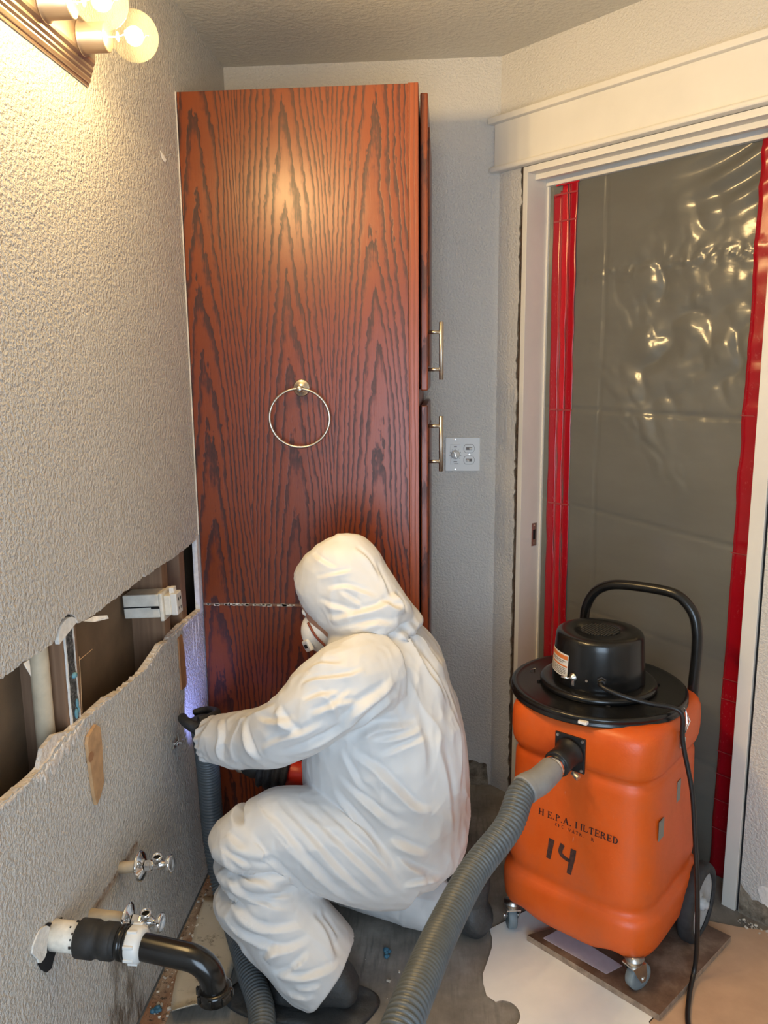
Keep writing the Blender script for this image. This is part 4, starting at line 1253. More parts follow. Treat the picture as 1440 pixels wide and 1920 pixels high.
def loft(rings, n=28, sub=6):
    """rings: (centre, u, v) with u, v as scaled half-axis vectors; smooth closed tube with domed ends"""
    A = np.array([np.r_[c, u, v] for c, u, v in rings], float)
    B = crom(A, (len(rings) - 1) * sub + 1)
    V = []; F = []
    th = np.linspace(0, 2 * np.pi, n, endpoint=False)
    for row in B:
        c, u, v = row[:3], row[3:6], row[6:9]
        V.append(c + np.outer(np.cos(th), u) + np.outer(np.sin(th), v))
    m = len(V)
    V = np.vstack(V)
    for i in range(m - 1):
        for k in range(n):
            F.append((i * n + k, i * n + (k + 1) % n, (i + 1) * n + (k + 1) % n, (i + 1) * n + k))
    F.append(tuple(range(n))[::-1]); F.append(tuple((m - 1) * n + k for k in range(n)))
    return V, F

def limb(pts, ref=(0, 0, 1), n=26, sub=6):
    """pts: (x, y, z, ru, rv); rv along ref side"""
    P = np.array([p[:3] for p in pts], float)
    T = np.gradient(P, axis=0)
    rings = []
    for i, p in enumerate(pts):
        t = T[i] / np.linalg.norm(T[i])
        v = np.array(ref, float); v -= t * (v @ t); v /= np.linalg.norm(v)
        u = np.cross(t, v)
        rings.append((P[i], u * p[3], v * p[4]))
    return loft(rings, n, sub)

def weld(pieces, voxel, smooth_it, name):
    V = []; F = []
    for v, f in pieces:
        b = sum(len(k) for k in V)
        V.append(v); F += [tuple(i + b for i in q) for q in f]
    me = bpy.data.meshes.new('tmp'); me.from_pydata(np.vstack(V).tolist(), [], F)
    bm = bmesh.new(); bm.from_mesh(me); bmesh.ops.recalc_face_normals(bm, faces=bm.faces); bm.to_mesh(me); bm.free()
    o_ = bpy.data.objects.new('tmp', me); COL.objects.link(o_)
    md = o_.modifiers.new('r', 'REMESH'); md.mode = 'VOXEL'; md.voxel_size = voxel
    if smooth_it:
        ms = o_.modifiers.new('s', 'SMOOTH'); ms.factor = .5; ms.iterations = smooth_it
    dg = bpy.context.evaluated_depsgraph_get()
    res = bpy.data.meshes.new_from_object(o_.evaluated_get(dg))
    bpy.data.objects.remove(o_); bpy.data.meshes.remove(me)
    res.name = name
    return res

# body directions: the figure faces the wall and slightly away from the camera
f_ = np.array([-.93, .37, 0.]); l_ = np.array([-.37, -.93, 0.]); z_ = np.array([0, 0, 1.])
def tr_(c, a, b, lean=0.0):
    up_ = np.array([0, 0, 1.]) + f_ * lean; up_ /= np.linalg.norm(up_)
    ff = f_ - up_ * (f_ @ up_); ff /= np.linalg.norm(ff)
    return (np.array(c, float), ff * a, l_ * b)
TORSO = [tr_((.575, 1.825, .225), .09, .11), tr_((.582, 1.822, .248), .135, .150), tr_((.588, 1.82, .30), .170, .178), tr_((.580, 1.82, .38), .190, .186, .1), tr_((.562, 1.825, .48), .212, .192, .2), tr_((.550, 1.83, .60), .206, .200, .3),
         tr_((.546, 1.835, .70), .172, .205, .4), tr_((.536, 1.84, .785), .133, .195, .45), tr_((.518, 1.845, .845), .098, .150, .45), tr_((.505, 1.848, .885), .085, .097, .45), tr_((.495, 1.85, .92), .078, .083, .4)]
LARM = [(.560, 1.745, .790, .094, .096), (.500, 1.688, .792, .099, .101), (.432, 1.660, .756, .092, .092), (.375, 1.657, .706, .081, .081), (.315, 1.682, .660, .073, .073), (.245, 1.740, .620, .068, .068), (.175, 1.792, .590, .065, .065), (.115, 1.832, .573, .057, .057)]
RARM = [(.520, 1.93, .775, .085, .085), (.535, 2.005, .730, .085, .085), (.520, 2.055, .62, .078, .078), (.480, 2.060, .54, .074, .074), (.405, 2.028, .50, .068, .068), (.345, 1.99, .480, .057, .057)]
LTH = [(.615, 1.755, .315, .115, .125), (.540, 1.725, .342, .118, .132), (.450, 1.700, .378, .116, .124), (.368, 1.68, .415, .108, .108), (.310, 1.668, .428, .098, .096), (.272, 1.663, .412, .085, .085)]
KNEE = [(.284, 1.662, .455, .070, .072), (.274, 1.658, .415, .096, .098), (.272, 1.656, .365, .102, .105), (.276, 1.656, .32, .10, .10)]
LSH = [(.285, 1.665, .430, .090, .090), (.254, 1.662, .385, .096, .098), (.264, 1.660, .305, .103, .103), (.310, 1.652, .225, .104, .104), (.362, 1.645, .160, .108, .106), (.408, 1.642, .112, .114, .100), (.438, 1.640, .088, .106, .090)]
RTH = [(.600, 1.90, .24, .12, .12), (.520, 1.955, .19, .115, .115), (.440, 1.995, .140, .105, .105), (.375, 2.02, .110, .095, .095)]
RSH = [(.380, 2.02, .100, .092, .092), (.470, 1.99, .088, .090, .080), (.58, 1.945, .085, .090, .078), (.68, 1.905, .085, .085, .075), (.745, 1.88, .085, .07, .065)]
hf = np.array([-.80, .33, -.50]); hf /= np.linalg.norm(hf)      # where the face looks
hl_ = np.array([-.37, -.93, 0.]); hl_ /= np.linalg.norm(hl_); hl_ -= hf * (hl_ @ hf); hl_ /= np.linalg.norm(hl_)
hu = np.cross(hf, -hl_) * 1.0
if hu[2] < 0: hu = -hu
HC_ = np.array([.462, 1.853, .968])
def hr(s, a, b, sh=0.0):       # ring at height s along hu: half depth a, half width b
    return (HC_ + hu * s + hf * sh, hf * a, hl_ * b)
HOOD = [hr(-.135, .070, .085, -.05), hr(-.10, .098, .098, -.030), hr(-.05, .113, .100, -.012), hr(0, .120, .102, 0), hr(.045, .117, .098, 0), hr(.085, .098, .083, -.004), hr(.112, .064, .055, -.010), hr(.122, .025, .022, -.014)]
NECK = [(.54, 1.85, .84, .11, .12), (.515, 1.85, .90, .100, .108), (.49, 1.852, .95, .095, .10)]
body = weld([loft(TORSO, 36), limb(LARM), limb(RARM), limb(LTH), limb(KNEE), limb(LSH), limb(RTH), limb(RSH), loft(HOOD, 32), limb(NECK)], .0036, 12, 'coverall')

# ---- folds: per-limb directional ridges plus long creases
nv = len(body.vertices)
co = np.empty(nv * 3); body.vertices.foreach_get('co', co); co = co.reshape(-1, 3)
no = np.empty(nv * 3); body.vertices.foreach_get('normal', no); no = no.reshape(-1, 3)
def segd(P, a, b):
    a = np.array(a, float); b = np.array(b, float); d = b - a
    t = np.clip(((P - a) @ d) / (d @ d), 0, 1)
    return np.linalg.norm(P - (a + t[:, None] * d), axis=1), t
def polyd(P, pts):
    best = np.full(len(P), 9.); tt_ = np.zeros(len(P)); n = len(pts) - 1
    for i in range(n):
        d, t = segd(P, pts[i], pts[i + 1])
        k = d < best
        best[k] = d[k]; tt_[k] = (i + t[k]) / n
    return best, tt_
REG = {}
for nm, pts, r in (('larm', LARM, .09), ('rarm', RARM, .08), ('lth', LTH, .13), ('lsh', LSH, .10), ('rth', RTH, .11), ('rsh', RSH, .085)):
    d, t = polyd(co, [p[:3] for p in pts])
    REG[nm] = (d / r, t)
d, t = polyd(co, [q[0] for q in TORSO]); REG['torso'] = (d / .19, t)
d, t = segd(co, HC_ - hu * .06, HC_ + hu * .06); REG['hood'] = (d / .11, t)
names = list(REG); Wt = np.stack([np.exp(-(REG[k][0] ** 2) * 3.0) for k in names], 1) + 1e-6
Wt /= Wt.sum(1)[:, None]
W_ = {k: Wt[:, i] for i, k in enumerate(names)}
def ridge(P, d, fa, fc, seed, warp=.5, sharp=1.0):
    """ridged noise whose crests run along d: frequency fa along, fc across"""
    d = np.array(d, float); d /= np.linalg.norm(d)
    a_ = P @ d
    R_ = P - a_[:, None] * d
    Q = R_ * fc + np.outer(a_ * fa, d)
    Q = Q + warp * (np.stack([vnoise(P * 9 + 11.3 * k, seed + k) for k in range(3)], 1) - .5) * 2
    n = vnoise(Q, seed + 9)
    return (1 - np.abs(2 * n - 1)) ** sharp
disp = np.zeros(nv)
def put(nm, d, fa, fc, amp, seed, mask=None, sharp=1.6, warp=.5):
    global disp
    m = W_[nm] if mask is None else W_[nm] * mask
    disp += m * amp * (ridge(co, d, fa, fc, seed, warp, sharp) - .22)
tl_ = REG['larm'][1]
calm = np.clip((vnoise(co * 7.0, 5) - .30) * 3.0, .12, 1)       # folds gather in places, cloth lies smooth elsewhere
put('larm', (-.75, -.1, -.65), 3, 13, 0.0066, 21, mask=calm, warp=.5, sharp=3)
put('larm', (.3, .1, 1.0), 5, 20, 0.0044, 22, mask=np.clip((tl_ - .25) * 3, .2, 1) * calm, warp=.6, sharp=3)
put('lth', (-.60, .0, .75), 2.0, 12, 0.0055, 31, mask=calm, warp=.3, sharp=3)
put('lth', (-.70, .1, .65), 3, 24, 0.0028, 32, mask=calm, warp=.3, sharp=3)
put('lsh', (.75, 0, -.62), 2.5, 13, 0.0072, 41, warp=.4, sharp=3)
put('lsh', (.4, .1, -1), 3, 20, 0.0039, 42, mask=calm, warp=.5, sharp=3)
put('torso', (.62, -.2, -.70), 1.6, 9, 0.0055, 51, mask=calm, warp=.4, sharp=3)
put('torso', (.15, .1, -1), 2.0, 14, 0.0033, 52, mask=calm, warp=.4, sharp=3)
put('torso', (.8, -.3, .35), 3, 18, 0.0028, 53, mask=np.clip((.72 - co[:, 2]) * 5, 0, 1) * calm, warp=.5, sharp=3)
put('hood', (-.8, .2, -.3), 4, 17, 0.0044, 61, mask=calm, warp=.6, sharp=3)
put('hood', (.5, .1, .9), 4, 22, 0.0028, 62, mask=calm, warp=.6, sharp=3)
put('rth', (-.7, .2, .3), 3, 14, 0.0055, 71, sharp=3); put('rsh', (.3, .3, 1), 5, 16, 0.0055, 72, sharp=3); put('rarm', (.1, .3, 1), 5, 16, 0.0055, 73, sharp=3)
# crumpled facets of the stiff cloth
crum = 0
for k_, (fq, am) in enumerate(((11, .0042), (21, .0022))):
    Q = co * fq + .6 * (np.stack([vnoise(co * 6 + 3.1 * j, 80 + j) for j in range(3)], 1) - .5)
    n1 = vnoise(Q, 90 + k_); n2 = vnoise(Q * 1.13 + 17, 95 + k_)
    crum = crum + am * (np.abs(n1 - .5) * 2 + np.abs(n2 - .5) * 2 - .55)
disp -= crum * np.clip(calm + .6 * W_['larm'] + .7 * W_['hood'], 0, 1.3)
CREASES = [
    ([(.405, 1.771, 1.009), (.456, 1.759, 1.022), (.492, 1.764, 1.03)], .006, .004),
    ([(.431, 1.757, .985), (.481, 1.751, .993), (.547, 1.752, .969)], .007, .005),
    ([(.385, 1.827, 1.061), (.417, 1.779, 1.048), (.456, 1.763, 1.033)], .006, .004),
    ([(.411, 1.765, .957), (.463, 1.746, .945), (.518, 1.735, .936)], .007, .006),
    ([(.457, 1.751, .987), (.494, 1.743, .965), (.53, 1.734, .937)], .006, .004),
    ([(.428, 1.765, .913), (.494, 1.737, .932), (.554, 1.743, .947), (.582, 1.766, .959)], .009, .008),
    ([(.44, 1.769, .886), (.506, 1.731, .912), (.572, 1.74, .923)], .007, .005),
    ([(.538, 1.8, 1.044), (.557, 1.783, 1.004), (.576, 1.766, .965)], .007, .005),
    ([(.489, 1.797, 1.079), (.526, 1.79, 1.046), (.552, 1.775, 1.0)], .007, .005),
    ([(.582, 1.782, .976), (.6, 1.777, .949), (.606, 1.771, .926)], .01, .01),
    ([(.553, 1.751, .963), (.583, 1.755, .943), (.606, 1.773, .932)], .009, .008),
    ([(.487, 1.738, .891), (.542, 1.73, .913), (.589, 1.749, .905)], .009, .007),
    ([(.583, 1.743, .903), (.612, 1.772, .862), (.662, 1.745, .79), (.71, 1.751, .71)], .012, .01),
    ([(.617, 1.787, .863), (.673, 1.77, .793), (.723, 1.772, .701)], .01, .006),
    ([(.612, 1.782, .897), (.648, 1.815, .847), (.698, 1.811, .777)], .009, .006),
    ([(.465, 1.669, .884), (.515, 1.698, .893), (.572, 1.736, .902)], .008, .005),
    ([(.406, 1.631, .842), (.436, 1.625, .854), (.484, 1.615, .859)], .007, .005),
    ([(.393, 1.605, .816), (.428, 1.599, .829), (.497, 1.599, .839), (.535, 1.616, .85)], .007, .006),
    ([(.402, 1.579, .786), (.442, 1.579, .802), (.487, 1.583, .807)], .007, .005),
    ([(.42, 1.569, .761), (.465, 1.574, .783), (.508, 1.59, .813)], .007, .006),
    ([(.339, 1.606, .76), (.36, 1.58, .736), (.396, 1.572, .717)], .009, .009),
    ([(.249, 1.673, .696), (.265, 1.63, .66), (.289, 1.624, .626)], .009, .008),
    ([(.165, 1.769, .656), (.176, 1.717, .634), (.176, 1.719, .573)], .008, .007),
    ([(.205, 1.718, .671), (.279, 1.656, .721), (.331, 1.617, .761)], .008, .006),
    ([(.3, 1.607, .66), (.353, 1.58, .7), (.407, 1.571, .724), (.453, 1.572, .748)], .008, .007),
    ([(.355, 1.593, .656), (.416, 1.582, .688), (.473, 1.588, .717), (.53, 1.596, .763)], .01, .008),
    ([(.479, 1.584, .731), (.53, 1.594, .776), (.595, 1.646, .81)], .011, .01),
    ([(.498, 1.615, .705), (.551, 1.611, .757), (.606, 1.656, .787)], .009, .007),
    ([(.282, 1.642, .718), (.335, 1.592, .73), (.385, 1.575, .751)], .008, .006),
    ([(.454, 1.572, .772), (.487, 1.579, .788), (.53, 1.593, .782)], .006, .004),
    ([(.43, 1.586, .813), (.465, 1.575, .789), (.475, 1.578, .746)], .006, .004),
    ([(.501, 1.635, .664), (.56, 1.637, .702), (.651, 1.673, .693)], .011, .009),
    ([(.536, 1.632, .673), (.606, 1.645, .678), (.657, 1.674, .687)], .008, .006),
    ([(.559, 1.632, .636), (.617, 1.646, .656), (.669, 1.677, .667)], .008, .005),
    ([(.47, 1.645, .646), (.499, 1.638, .593), (.523, 1.634, .551)], .008, .005),
    ([(.494, 1.637, .644), (.559, 1.631, .599), (.634, 1.64, .513), (.675, 1.657, .491)], .011, .01),
    ([(.461, 1.652, .577), (.534, 1.634, .52), (.617, 1.636, .463)], .009, .007),
    ([(.447, 1.663, .539), (.491, 1.646, .491), (.534, 1.628, .439), (.604, 1.624, .339)], .01, .01),
    ([(.581, 1.632, .438), (.616, 1.636, .414), (.669, 1.656, .383)], .01, .011),
    ([(.598, 1.632, .393), (.634, 1.64, .356), (.7, 1.694, .294)], .01, .009),
    ([(.61, 1.628, .32), (.651, 1.646, .322), (.7, 1.689, .305)], .008, .007),
    ([(.534, 1.633, .533), (.569, 1.631, .484), (.605, 1.633, .458)], .008, .005),
    ([(.687, 1.689, .655), (.711, 1.688, .546), (.718, 1.69, .413)], .012, .005),
    ([(.723, 1.761, .693), (.742, 1.75, .613), (.739, 1.715, .499)], .012, .005),
    ([(.634, 1.679, .74), (.657, 1.665, .653), (.663, 1.656, .575)], .012, .004),
    ([(.27, 1.656, .507), (.339, 1.586, .477), (.42, 1.579, .389), (.486, 1.608, .299)], .009, .006),
    ([(.317, 1.639, .519), (.397, 1.59, .465), (.489, 1.591, .357), (.545, 1.616, .289)], .008, .006),
    ([(.359, 1.64, .517), (.442, 1.601, .459), (.535, 1.602, .365), (.586, 1.626, .291)], .008, .005),
    ([(.4, 1.65, .512), (.475, 1.618, .462), (.558, 1.612, .385), (.616, 1.633, .3)], .007, .005),
    ([(.266, 1.589, .46), (.337, 1.581, .384), (.406, 1.647, .274)], .009, .006),
    ([(.308, 1.596, .489), (.386, 1.575, .416), (.453, 1.592, .336), (.496, 1.62, .277)], .007, .005),
    ([(.447, 1.658, .502), (.497, 1.635, .466), (.558, 1.622, .411)], .008, .005),
    ([(.202, 1.602, .449), (.235, 1.562, .4), (.301, 1.554, .363), (.351, 1.59, .326)], .009, .007),
    ([(.209, 1.57, .406), (.234, 1.558, .357), (.298, 1.557, .315), (.368, 1.586, .283)], .009, .007),
    ([(.209, 1.582, .332), (.245, 1.553, .296), (.315, 1.55, .256), (.393, 1.578, .244)], .01, .008),
    ([(.21, 1.568, .283), (.267, 1.55, .24), (.338, 1.545, .209), (.406, 1.568, .219)], .01, .009),
    ([(.307, 1.547, .188), (.338, 1.547, .22)], .01, .01),
    ([(.337, 1.541, .148), (.407, 1.555, .197)], .009, .008),
    ([(.401, 1.602, .259), (.432, 1.59, .217), (.458, 1.569, .168)], .01, .008),
    ([(.417, 1.616, .25), (.46, 1.603, .194)], .009, .007),
    ([(.325, 1.544, .155), (.398, 1.534, .151), (.469, 1.573, .158)], .009, .007),
    ([(.374, 1.533, .124), (.432, 1.536, .134)], .008, .006),
    ([(.353, 1.542, .105), (.421, 1.531, .112)], .008, .006),
    ([(.208, 1.581, .431), (.248, 1.559, .415), (.291, 1.571, .383)], .007, .006),
    ([(.213, 1.598, .453), (.266, 1.561, .434)], .008, .005),
    ([(.27, 1.554, .342), (.326, 1.568, .321), (.363, 1.59, .313)], .007, .005),
]
def crease_disp(pts, w, amp):
    """a fold of cloth: sharp crest, steep on one side, running out softly on the other, tapering at its ends"""
    P = crom(pts, max(8, len(pts) * 5))
    lo_, hi_ = P.min(0) - 4 * w, P.max(0) + 4 * w
    k = np.where(((co > lo_) & (co < hi_)).all(1))[0]
    if not len(k): return
    C_ = co[k]; N_ = no[k]
    best = np.full(len(k), 9.); tt_ = np.zeros(len(k)); sg = np.zeros(len(k)); m = len(P) - 1
    for i in range(m):
        a_, d_ = P[i], P[i + 1] - P[i]
        t = np.clip(((C_ - a_) @ d_) / (d_ @ d_), 0, 1)
        q = C_ - (a_ + t[:, None] * d_)
        d = np.linalg.norm(q, axis=1)
        u = d < best
        best[u] = d[u]; tt_[u] = (i + t[u]) / m
        sg[u] = np.einsum('ij,ij->i', q[u], np.cross(d_, N_[u]))
    e = np.sin(np.pi * np.clip(tt_, 0, 1)) ** .9
    x = np.where(sg < 0, -best, best) / w
    prof = np.where(x < 0, np.clip(1 + x / 1.1, 0, 1) ** 1.2 - .42 * np.exp(-((x + 1.7) / .7) ** 2), np.exp(-np.abs(x / 1.7) ** 1.3))
    disp[k] += amp * e * prof
for pts, w, amp in CREASES:
    crease_disp(pts, w * .95, amp * 1.45)
# gathers: elastic hood edge, waist and cuffs
s_h = (co - HC_) @ hf
edge_h = W_['hood'] * np.exp(-((s_h - .085) / .012) ** 2)
disp += edge_h * (.003 + .004 * np.sin(np.arctan2((co - HC_) @ hl_, (co - HC_) @ hu) * 34))
nk = np.exp(-((np.linalg.norm((co - np.array([.515, 1.85, .885])) * np.array([1, .8, 1.6]), axis=1) - .10) / .05) ** 2)
cf = W_['larm'] * np.exp(-((tl_ - .97) / .05) ** 2)
disp -= cf * .0025 * (1 + np.sin(np.arctan2(co[:, 2] - .56, co[:, 1] - 1.82) * 15))
co2 = co + no * disp[:, None]
co2[:, 2] = np.maximum(co2[:, 2], .004)
co2[:, 0] = np.where(co2[:, 2] < 1.2, np.maximum(co2[:, 0], .030), co2[:, 0])
body.vertices.foreach_set('co', co2.ravel())
body.update()
obj('body', body, 'suit_white', pr_, True)['label'] = 'white disposable hooded coverall with creases'

# ---- face under the hood
def frame_mesh(bm, c, fwd, left, upv):
    Mx = np.stack([fwd, left, upv], 1)
    for v in bm.verts:
        v.co = Vector(c + Mx @ np.array(v.co))
    return bm
fb = bmesh.new(); bmesh.ops.create_uvsphere(fb, u_segments=40, v_segments=28, radius=1)
for v in fb.verts:
    x, y, z = v.co
    X, Y_, Z_ = x * .092, y * .072, z * .112
    if x > 0:
        X += .022 * math.exp(-(Y_ / .013) ** 2) * math.exp(-((Z_ + .012) / .026) ** 2)              # nose
        X -= .010 * (math.exp(-((abs(Y_) - .031) / .014) ** 2)) * math.exp(-((Z_ - .012) / .012) ** 2)  # eye sockets
        X += .004 * math.exp(-((Z_ - .034) / .012) ** 2)                                                 # brow
        X += .006 * math.exp(-(Y_ / .022) ** 2) * math.exp(-((Z_ + .058) / .012) ** 2)                   # lips
        X += .008 * math.exp(-(Y_ / .02) ** 2) * math.exp(-((Z_ + .092) / .016) ** 2)                    # chin
    v.co = (X, Y_, Z_)
FC = HC_ + hf * .041 + hu * -.022
fc = obj('face', frame_mesh(fb, FC, hf, hl_, hu), 'skin', pr_, True)
for s in (-1, 1):
    e = FC + hf * .073 + hl_ * (s * .031) + hu * .012
    obj('eye', sphere(e, .0115, 14, 10), 'eye_white', fc, True)
    obj('pupil', sphere(e + hf * .0075, .0055, 10, 8), 'black_plastic', fc, True)
    # ear
    eb_ = bmesh.new(); bmesh.ops.create_uvsphere(eb_, u_segments=14, v_segments=10, radius=1)
    for v in eb_.verts: v.co = (v.co.x * .016, v.co.y * .006, v.co.z * .028)
    obj('ear', frame_mesh(eb_, FC + hl_ * (s * .071) - hf * .012, hf, hl_, hu), 'skin', fc, True)
# respirator with exhale valve
mb = bmesh.new(); bmesh.ops.create_uvsphere(mb, u_segments=36, v_segments=22, radius=1)
for v in mb.verts:
    x, y, z = v.co
    w = 1 - .25 * max(0, -z)
    v.co = (x * .062, y * .062 * w, z * .060)
MC = FC + hf * .068 + hu * -.050
mk = obj('respirator', frame_mesh(mb, MC, hf, hl_, hu), 'mask_white', pr_, True)
mk['label'] = 'white dust respirator'
vd = hf * .50 + hl_ * .85
vd /= np.linalg.norm(vd)
vq = MC + hf * .032 + hl_ * .052 - hu * .014
vv = obj('exhale_valve', box(Vector(vq), (.012, .034, .030), Matrix((Vector(vd), Vector(np.cross(hu, vd)), Vector(hu))).transposed(), .004), 'white_plastic', mk)
obj('valve_slot', box(Vector(vq + vd * .0062), (.002, .018, .010), Matrix((Vector(vd), Vector(np.cross(hu, vd)), Vector(hu))).transposed(), .001), 'slot_black', mk)
for s in (-1, 1):
    P = [MC + hu * .036 + hl_ * (s * .058) - hf * .004, MC + hl_ * (s * .066) - hf * .012, MC - hu * .034 + hl_ * (s * .054) - hf * .016]
    obj('strap', tube(crom(P, 14), .0030, 8), 'strap_red', mk, True)

# ---- gloves: palm, four unequal curled fingers and a thumb closed round what is held
def glove(wrist, ax_c, ax_d, ax_r, palm_dir, side, name, label, grip=1.0):
    """ax_c: point on the held bar nearest the palm, ax_d: bar direction (towards the index finger), ax_r: bar radius, palm_dir: unit vector from bar to palm"""
    ax_c = np.array(ax_c, float); ax_d = np.array(ax_d, float); ax_d /= np.linalg.norm(ax_d)
    p = np.array(palm_dir, float); p -= ax_d * (p @ ax_d); p /= np.linalg.norm(p)
    q = np.cross(ax_d, p) * side
    pieces = []
    R_ = ax_r + .012
    def on(ang, r_): return ax_c + (p * math.cos(ang) + q * math.sin(ang)) * r_
    # palm slab lying on the bar
    wr_ = np.array(wrist, float)
    k0 = on(-.55, R_ + .006)
    pm = [(wr_, ax_d * .034, p * .026), (wr_ * .55 + k0 * .45, ax_d * .040, p * .020), (on(-.35, R_ + .004), ax_d * .044, p * .018), (on(.25, R_ + .002), ax_d * .044, p * .016), (on(.6, R_), ax_d * .040, p * .013)]
    pieces.append(loft(pm, 20, 5))
    for i, (off, ln, rad) in enumerate(((.033, .84, .0105), (.0115, .95, .0108), (-.0105, .90, .0104), (-.031, .72, .0092))):
        a0, a1 = .35, .35 + 3.6 * ln * grip
        P = [on(a, R_ + .001 + .004 * math.cos((a - .35) * 2.2)) + ax_d * (off + .002 * math.sin(a)) for a in np.linspace(a0, a1, 9)]
        rr_ = np.interp(np.linspace(0, 1, 9), [0, .4, .85, 1], [rad * 1.15, rad, rad * .9, rad * .62])
        pieces.append(limb([tuple(pt) + (r1, r1) for pt, r1 in zip(P, rr_)], ref=tuple(ax_d), n=12, sub=3))
    # thumb leaves the side of the palm near its base and closes the other way
    tb = [on(-.35, R_ + .010) + ax_d * .012, on(-.8, R_ + .010) + ax_d * .026, on(-1.3, R_ + .006) + ax_d * .034, on(-1.8, R_ + .002) + ax_d * .034, on(-2.2, R_) + ax_d * .030]
    pieces.append(limb([tuple(pt) + (r1, r1) for pt, r1 in zip(tb, (.017, .0145, .0125, .0115, .007))], ref=tuple(ax_d), n=12, sub=4))
    me = weld(pieces, .0028, 3, name)
    g_ = obj('glove', me, 'glove_black', pr_, True)
    g_['label'] = label
    return g_
glove((.122, 1.834, .570), (.072, 1.892, .572), (-.10, .15, 1.0), .0312, (.35, -.62, .1), 1, 'glove_l', 'black work glove gripping the hose')
obj('cuff_band', tube([(.142, 1.815, .573), (.118, 1.836, .573), (.100, 1.853, .575)], [.046, .044, .040], 20), 'glove_black', pr_, True)

# ---- boots under grey covers
def boot(heel, toe, name, h=.11, w=.052):
    heel = np.array(heel, float); toe = np.array(toe, float); d = (toe - heel); L_ = np.linalg.norm(d); d /= L_
    s = np.array([-d[1], d[0], 0]); up_ = np.array([0, 0, 1.])
    prof = [(-.02, .045, .018, w * .55), (0.0, .055, .050, w * .85), (.2 * L_, .062, .058, w), (.42 * L_, .056, .053, w * 1.0), (.62 * L_, .046, .043, w * 1.05), (.80 * L_, .038, .035, w * 1.05), (L_ - .02, .030, .026, w * .8), (L_ + .005, .024, .012, w * .4)]
    v1 = loft([(heel + d * a + up_ * b, up_ * c, s * e) for a, b, c, e in prof], 24, 5)
    ank = limb([tuple(heel + d * .05 + up_ * .05) + (.052, .055), tuple(heel + d * .05 + up_ * .11) + (.056, .060), tuple(heel + d * .045 + up_ * .16) + (.058, .06)], ref=tuple(d), n=20)
    me = weld([v1, ank] if name == 'boot_r' else [v1], .005, 4, name)
    n_ = len(me.vertices); c_ = np.empty(n_ * 3); me.vertices.foreach_get('co', c_); c_ = c_.reshape(-1, 3)
    nn = np.empty(n_ * 3); me.vertices.foreach_get('normal', nn); nn = nn.reshape(-1, 3)
    c_ = c_ + nn * (.005 * (ridge(c_, (.3, .2, 1), 6, 18, 3, .6, 2.0) - .3))[:, None]
    c_[:, 2] = np.maximum(c_[:, 2], .003)
    me.vertices.foreach_set('co', c_.ravel()); me.update()
    o_ = obj('boot_cover', me, 'boot_grey', pr_, True)
    return o_
boot((.480, 1.632, 0), (.285, 1.645, 0), 'boot_l')['label'] = 'dark grey boot cover under the raised knee'
boot((.80, 1.875, .0), (.62, 2.06, .0), 'boot_r')['label'] = 'dark grey boot cover behind the hose'
# ground skirt of the near boot cover spreading on the floor
P = [(.515 + .0, 1.560), (.54, 1.600), (.555, 1.64), (.535, 1.675), (.47, 1.70), (.36, 1.70), (.25, 1.70), (.195, 1.68), (.18, 1.62), (.25, 1.575), (.36, 1.56), (.44, 1.545)]
Pc = crom([(x, y, 0) for x, y in P] + [(P[0][0], P[0][1], 0)], 60)[:-1]
bm = bmesh.new(); cc = Pc.mean(0)
rows = []
for s_, h_ in ((1.0, .002), (.93, .004), (.8, .005), (.55, .006)):
    rows.append([Vector((cc[0] + (q[0] - cc[0]) * s_, cc[1] + (q[1] - cc[1]) * s_, h_ + (.0015 * math.sin(i * .9) + .0015 * math.sin(i * .41) + .003) * (s_ < .99))) for i, q in enumerate(Pc)])
add_rings(bm, rows)
obj('cover_skirt', bm, 'boot_grey', pr_, True)

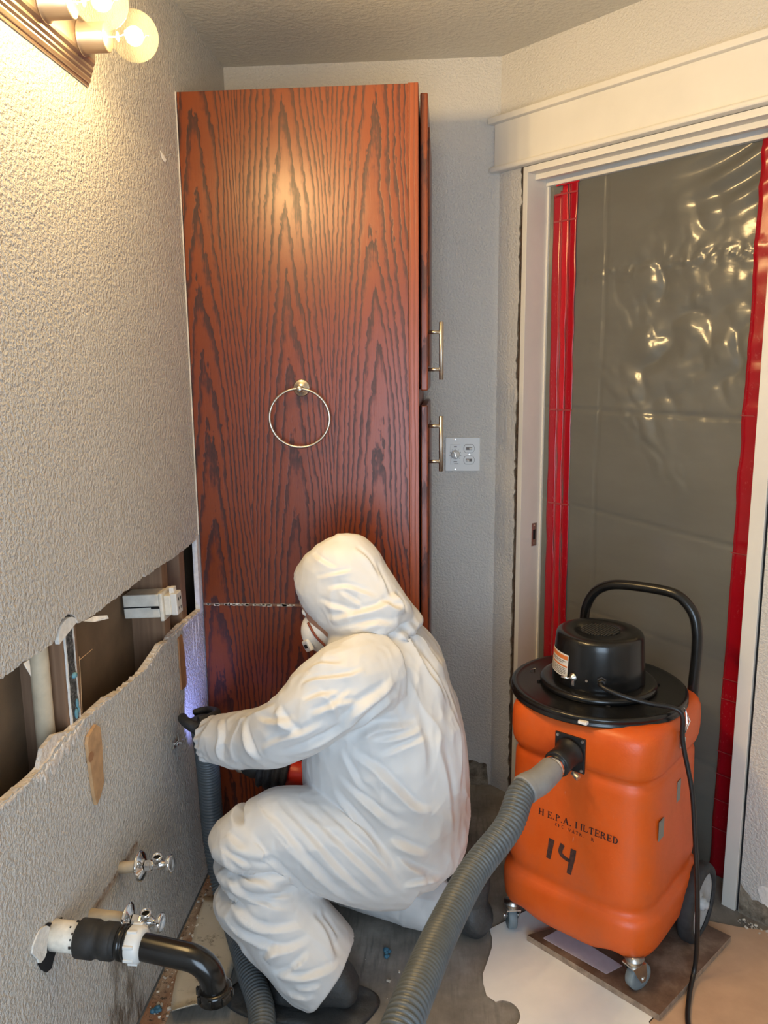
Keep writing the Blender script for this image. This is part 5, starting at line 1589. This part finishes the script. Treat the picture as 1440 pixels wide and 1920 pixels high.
# ------------------------------------------------------------------ cordless tool in the far hand
tl2 = thing('power_tool', 'red and black power tool held under the white sleeve', 'power tool', (.30, 1.92, .43))
td = Vector((-.95, -.10, .22)).normalized()
t0 = Vector((.385, 1.930, .415))
obj('tool_body', lathe(t0, td, [(-.02, .018), (-.015, .030), (.03, .032), (.09, .028), (.13, .026), (.17, .030), (.19, .032), (.215, .024), (.225, .016)], 24), 'tool_black', tl2, True)
obj('grip_sleeve', lathe(t0, td, [(.045, .0325), (.05, .0345), (.095, .0325), (.10, .029)], 24), 'tool_red', tl2, True)
bt = obj('battery', box(t0 - td * .050 + Vector((0, 0, -.010)), (.080, .062, .058), Matrix.Rotation(.22, 3, 'Y'), .008), 'tool_black', tl2)
obj('battery_band', box(t0 - td * .012 + Vector((0, 0, -.004)), (.014, .066, .062), Matrix.Rotation(.22, 3, 'Y'), .006), 'tool_red', tl2)
th = t0 + td * .225
obj('tool_head', lathe(th + Vector((.004, .0, -.02)), (0, .1, 1), [(0, .016), (.003, .018), (.035, .018), (.040, .012)], 20), 'steel', tl2, True)
bl_ = obj('blade', prism([th + Vector(q) for q in ((0, -.012, .022), (-.045, -.012, .035), (-.075, -.016, .040), (-.075, .016, .040), (-.045, .012, .035), (0, .012, .022))], (0, 0, .002), 0), 'steel', tl2)
led = th + Vector((-.010, .0, .024))
obj('lamp_lens', lathe(led, (-.9, .2, .35), [(0, .006), (.004, .0055)], 12), 'led', tl2)
sd = bpy.data.lights.new('tool_lamp', 'SPOT'); sd.energy = 2.4; sd.color = (.30, .36, 1.0); sd.spot_size = math.radians(95); sd.spot_blend = .8; sd.shadow_soft_size = .006
so = bpy.data.objects.new('tool_lamp', sd); COL.objects.link(so); so.location = led + Vector((-.012, .004, .012))
so.rotation_euler = Vector((-.75, .42, .50)).to_track_quat('-Z', 'Y').to_euler()
so.parent = tl2; so.matrix_parent_inverse = tl2.matrix_basis.inverted()
glove((.335, 1.985, .478), tuple(t0 + td * .135), tuple(td), .0290, (.15, .75, .55), -1, 'glove_r', 'black work glove on the power tool')
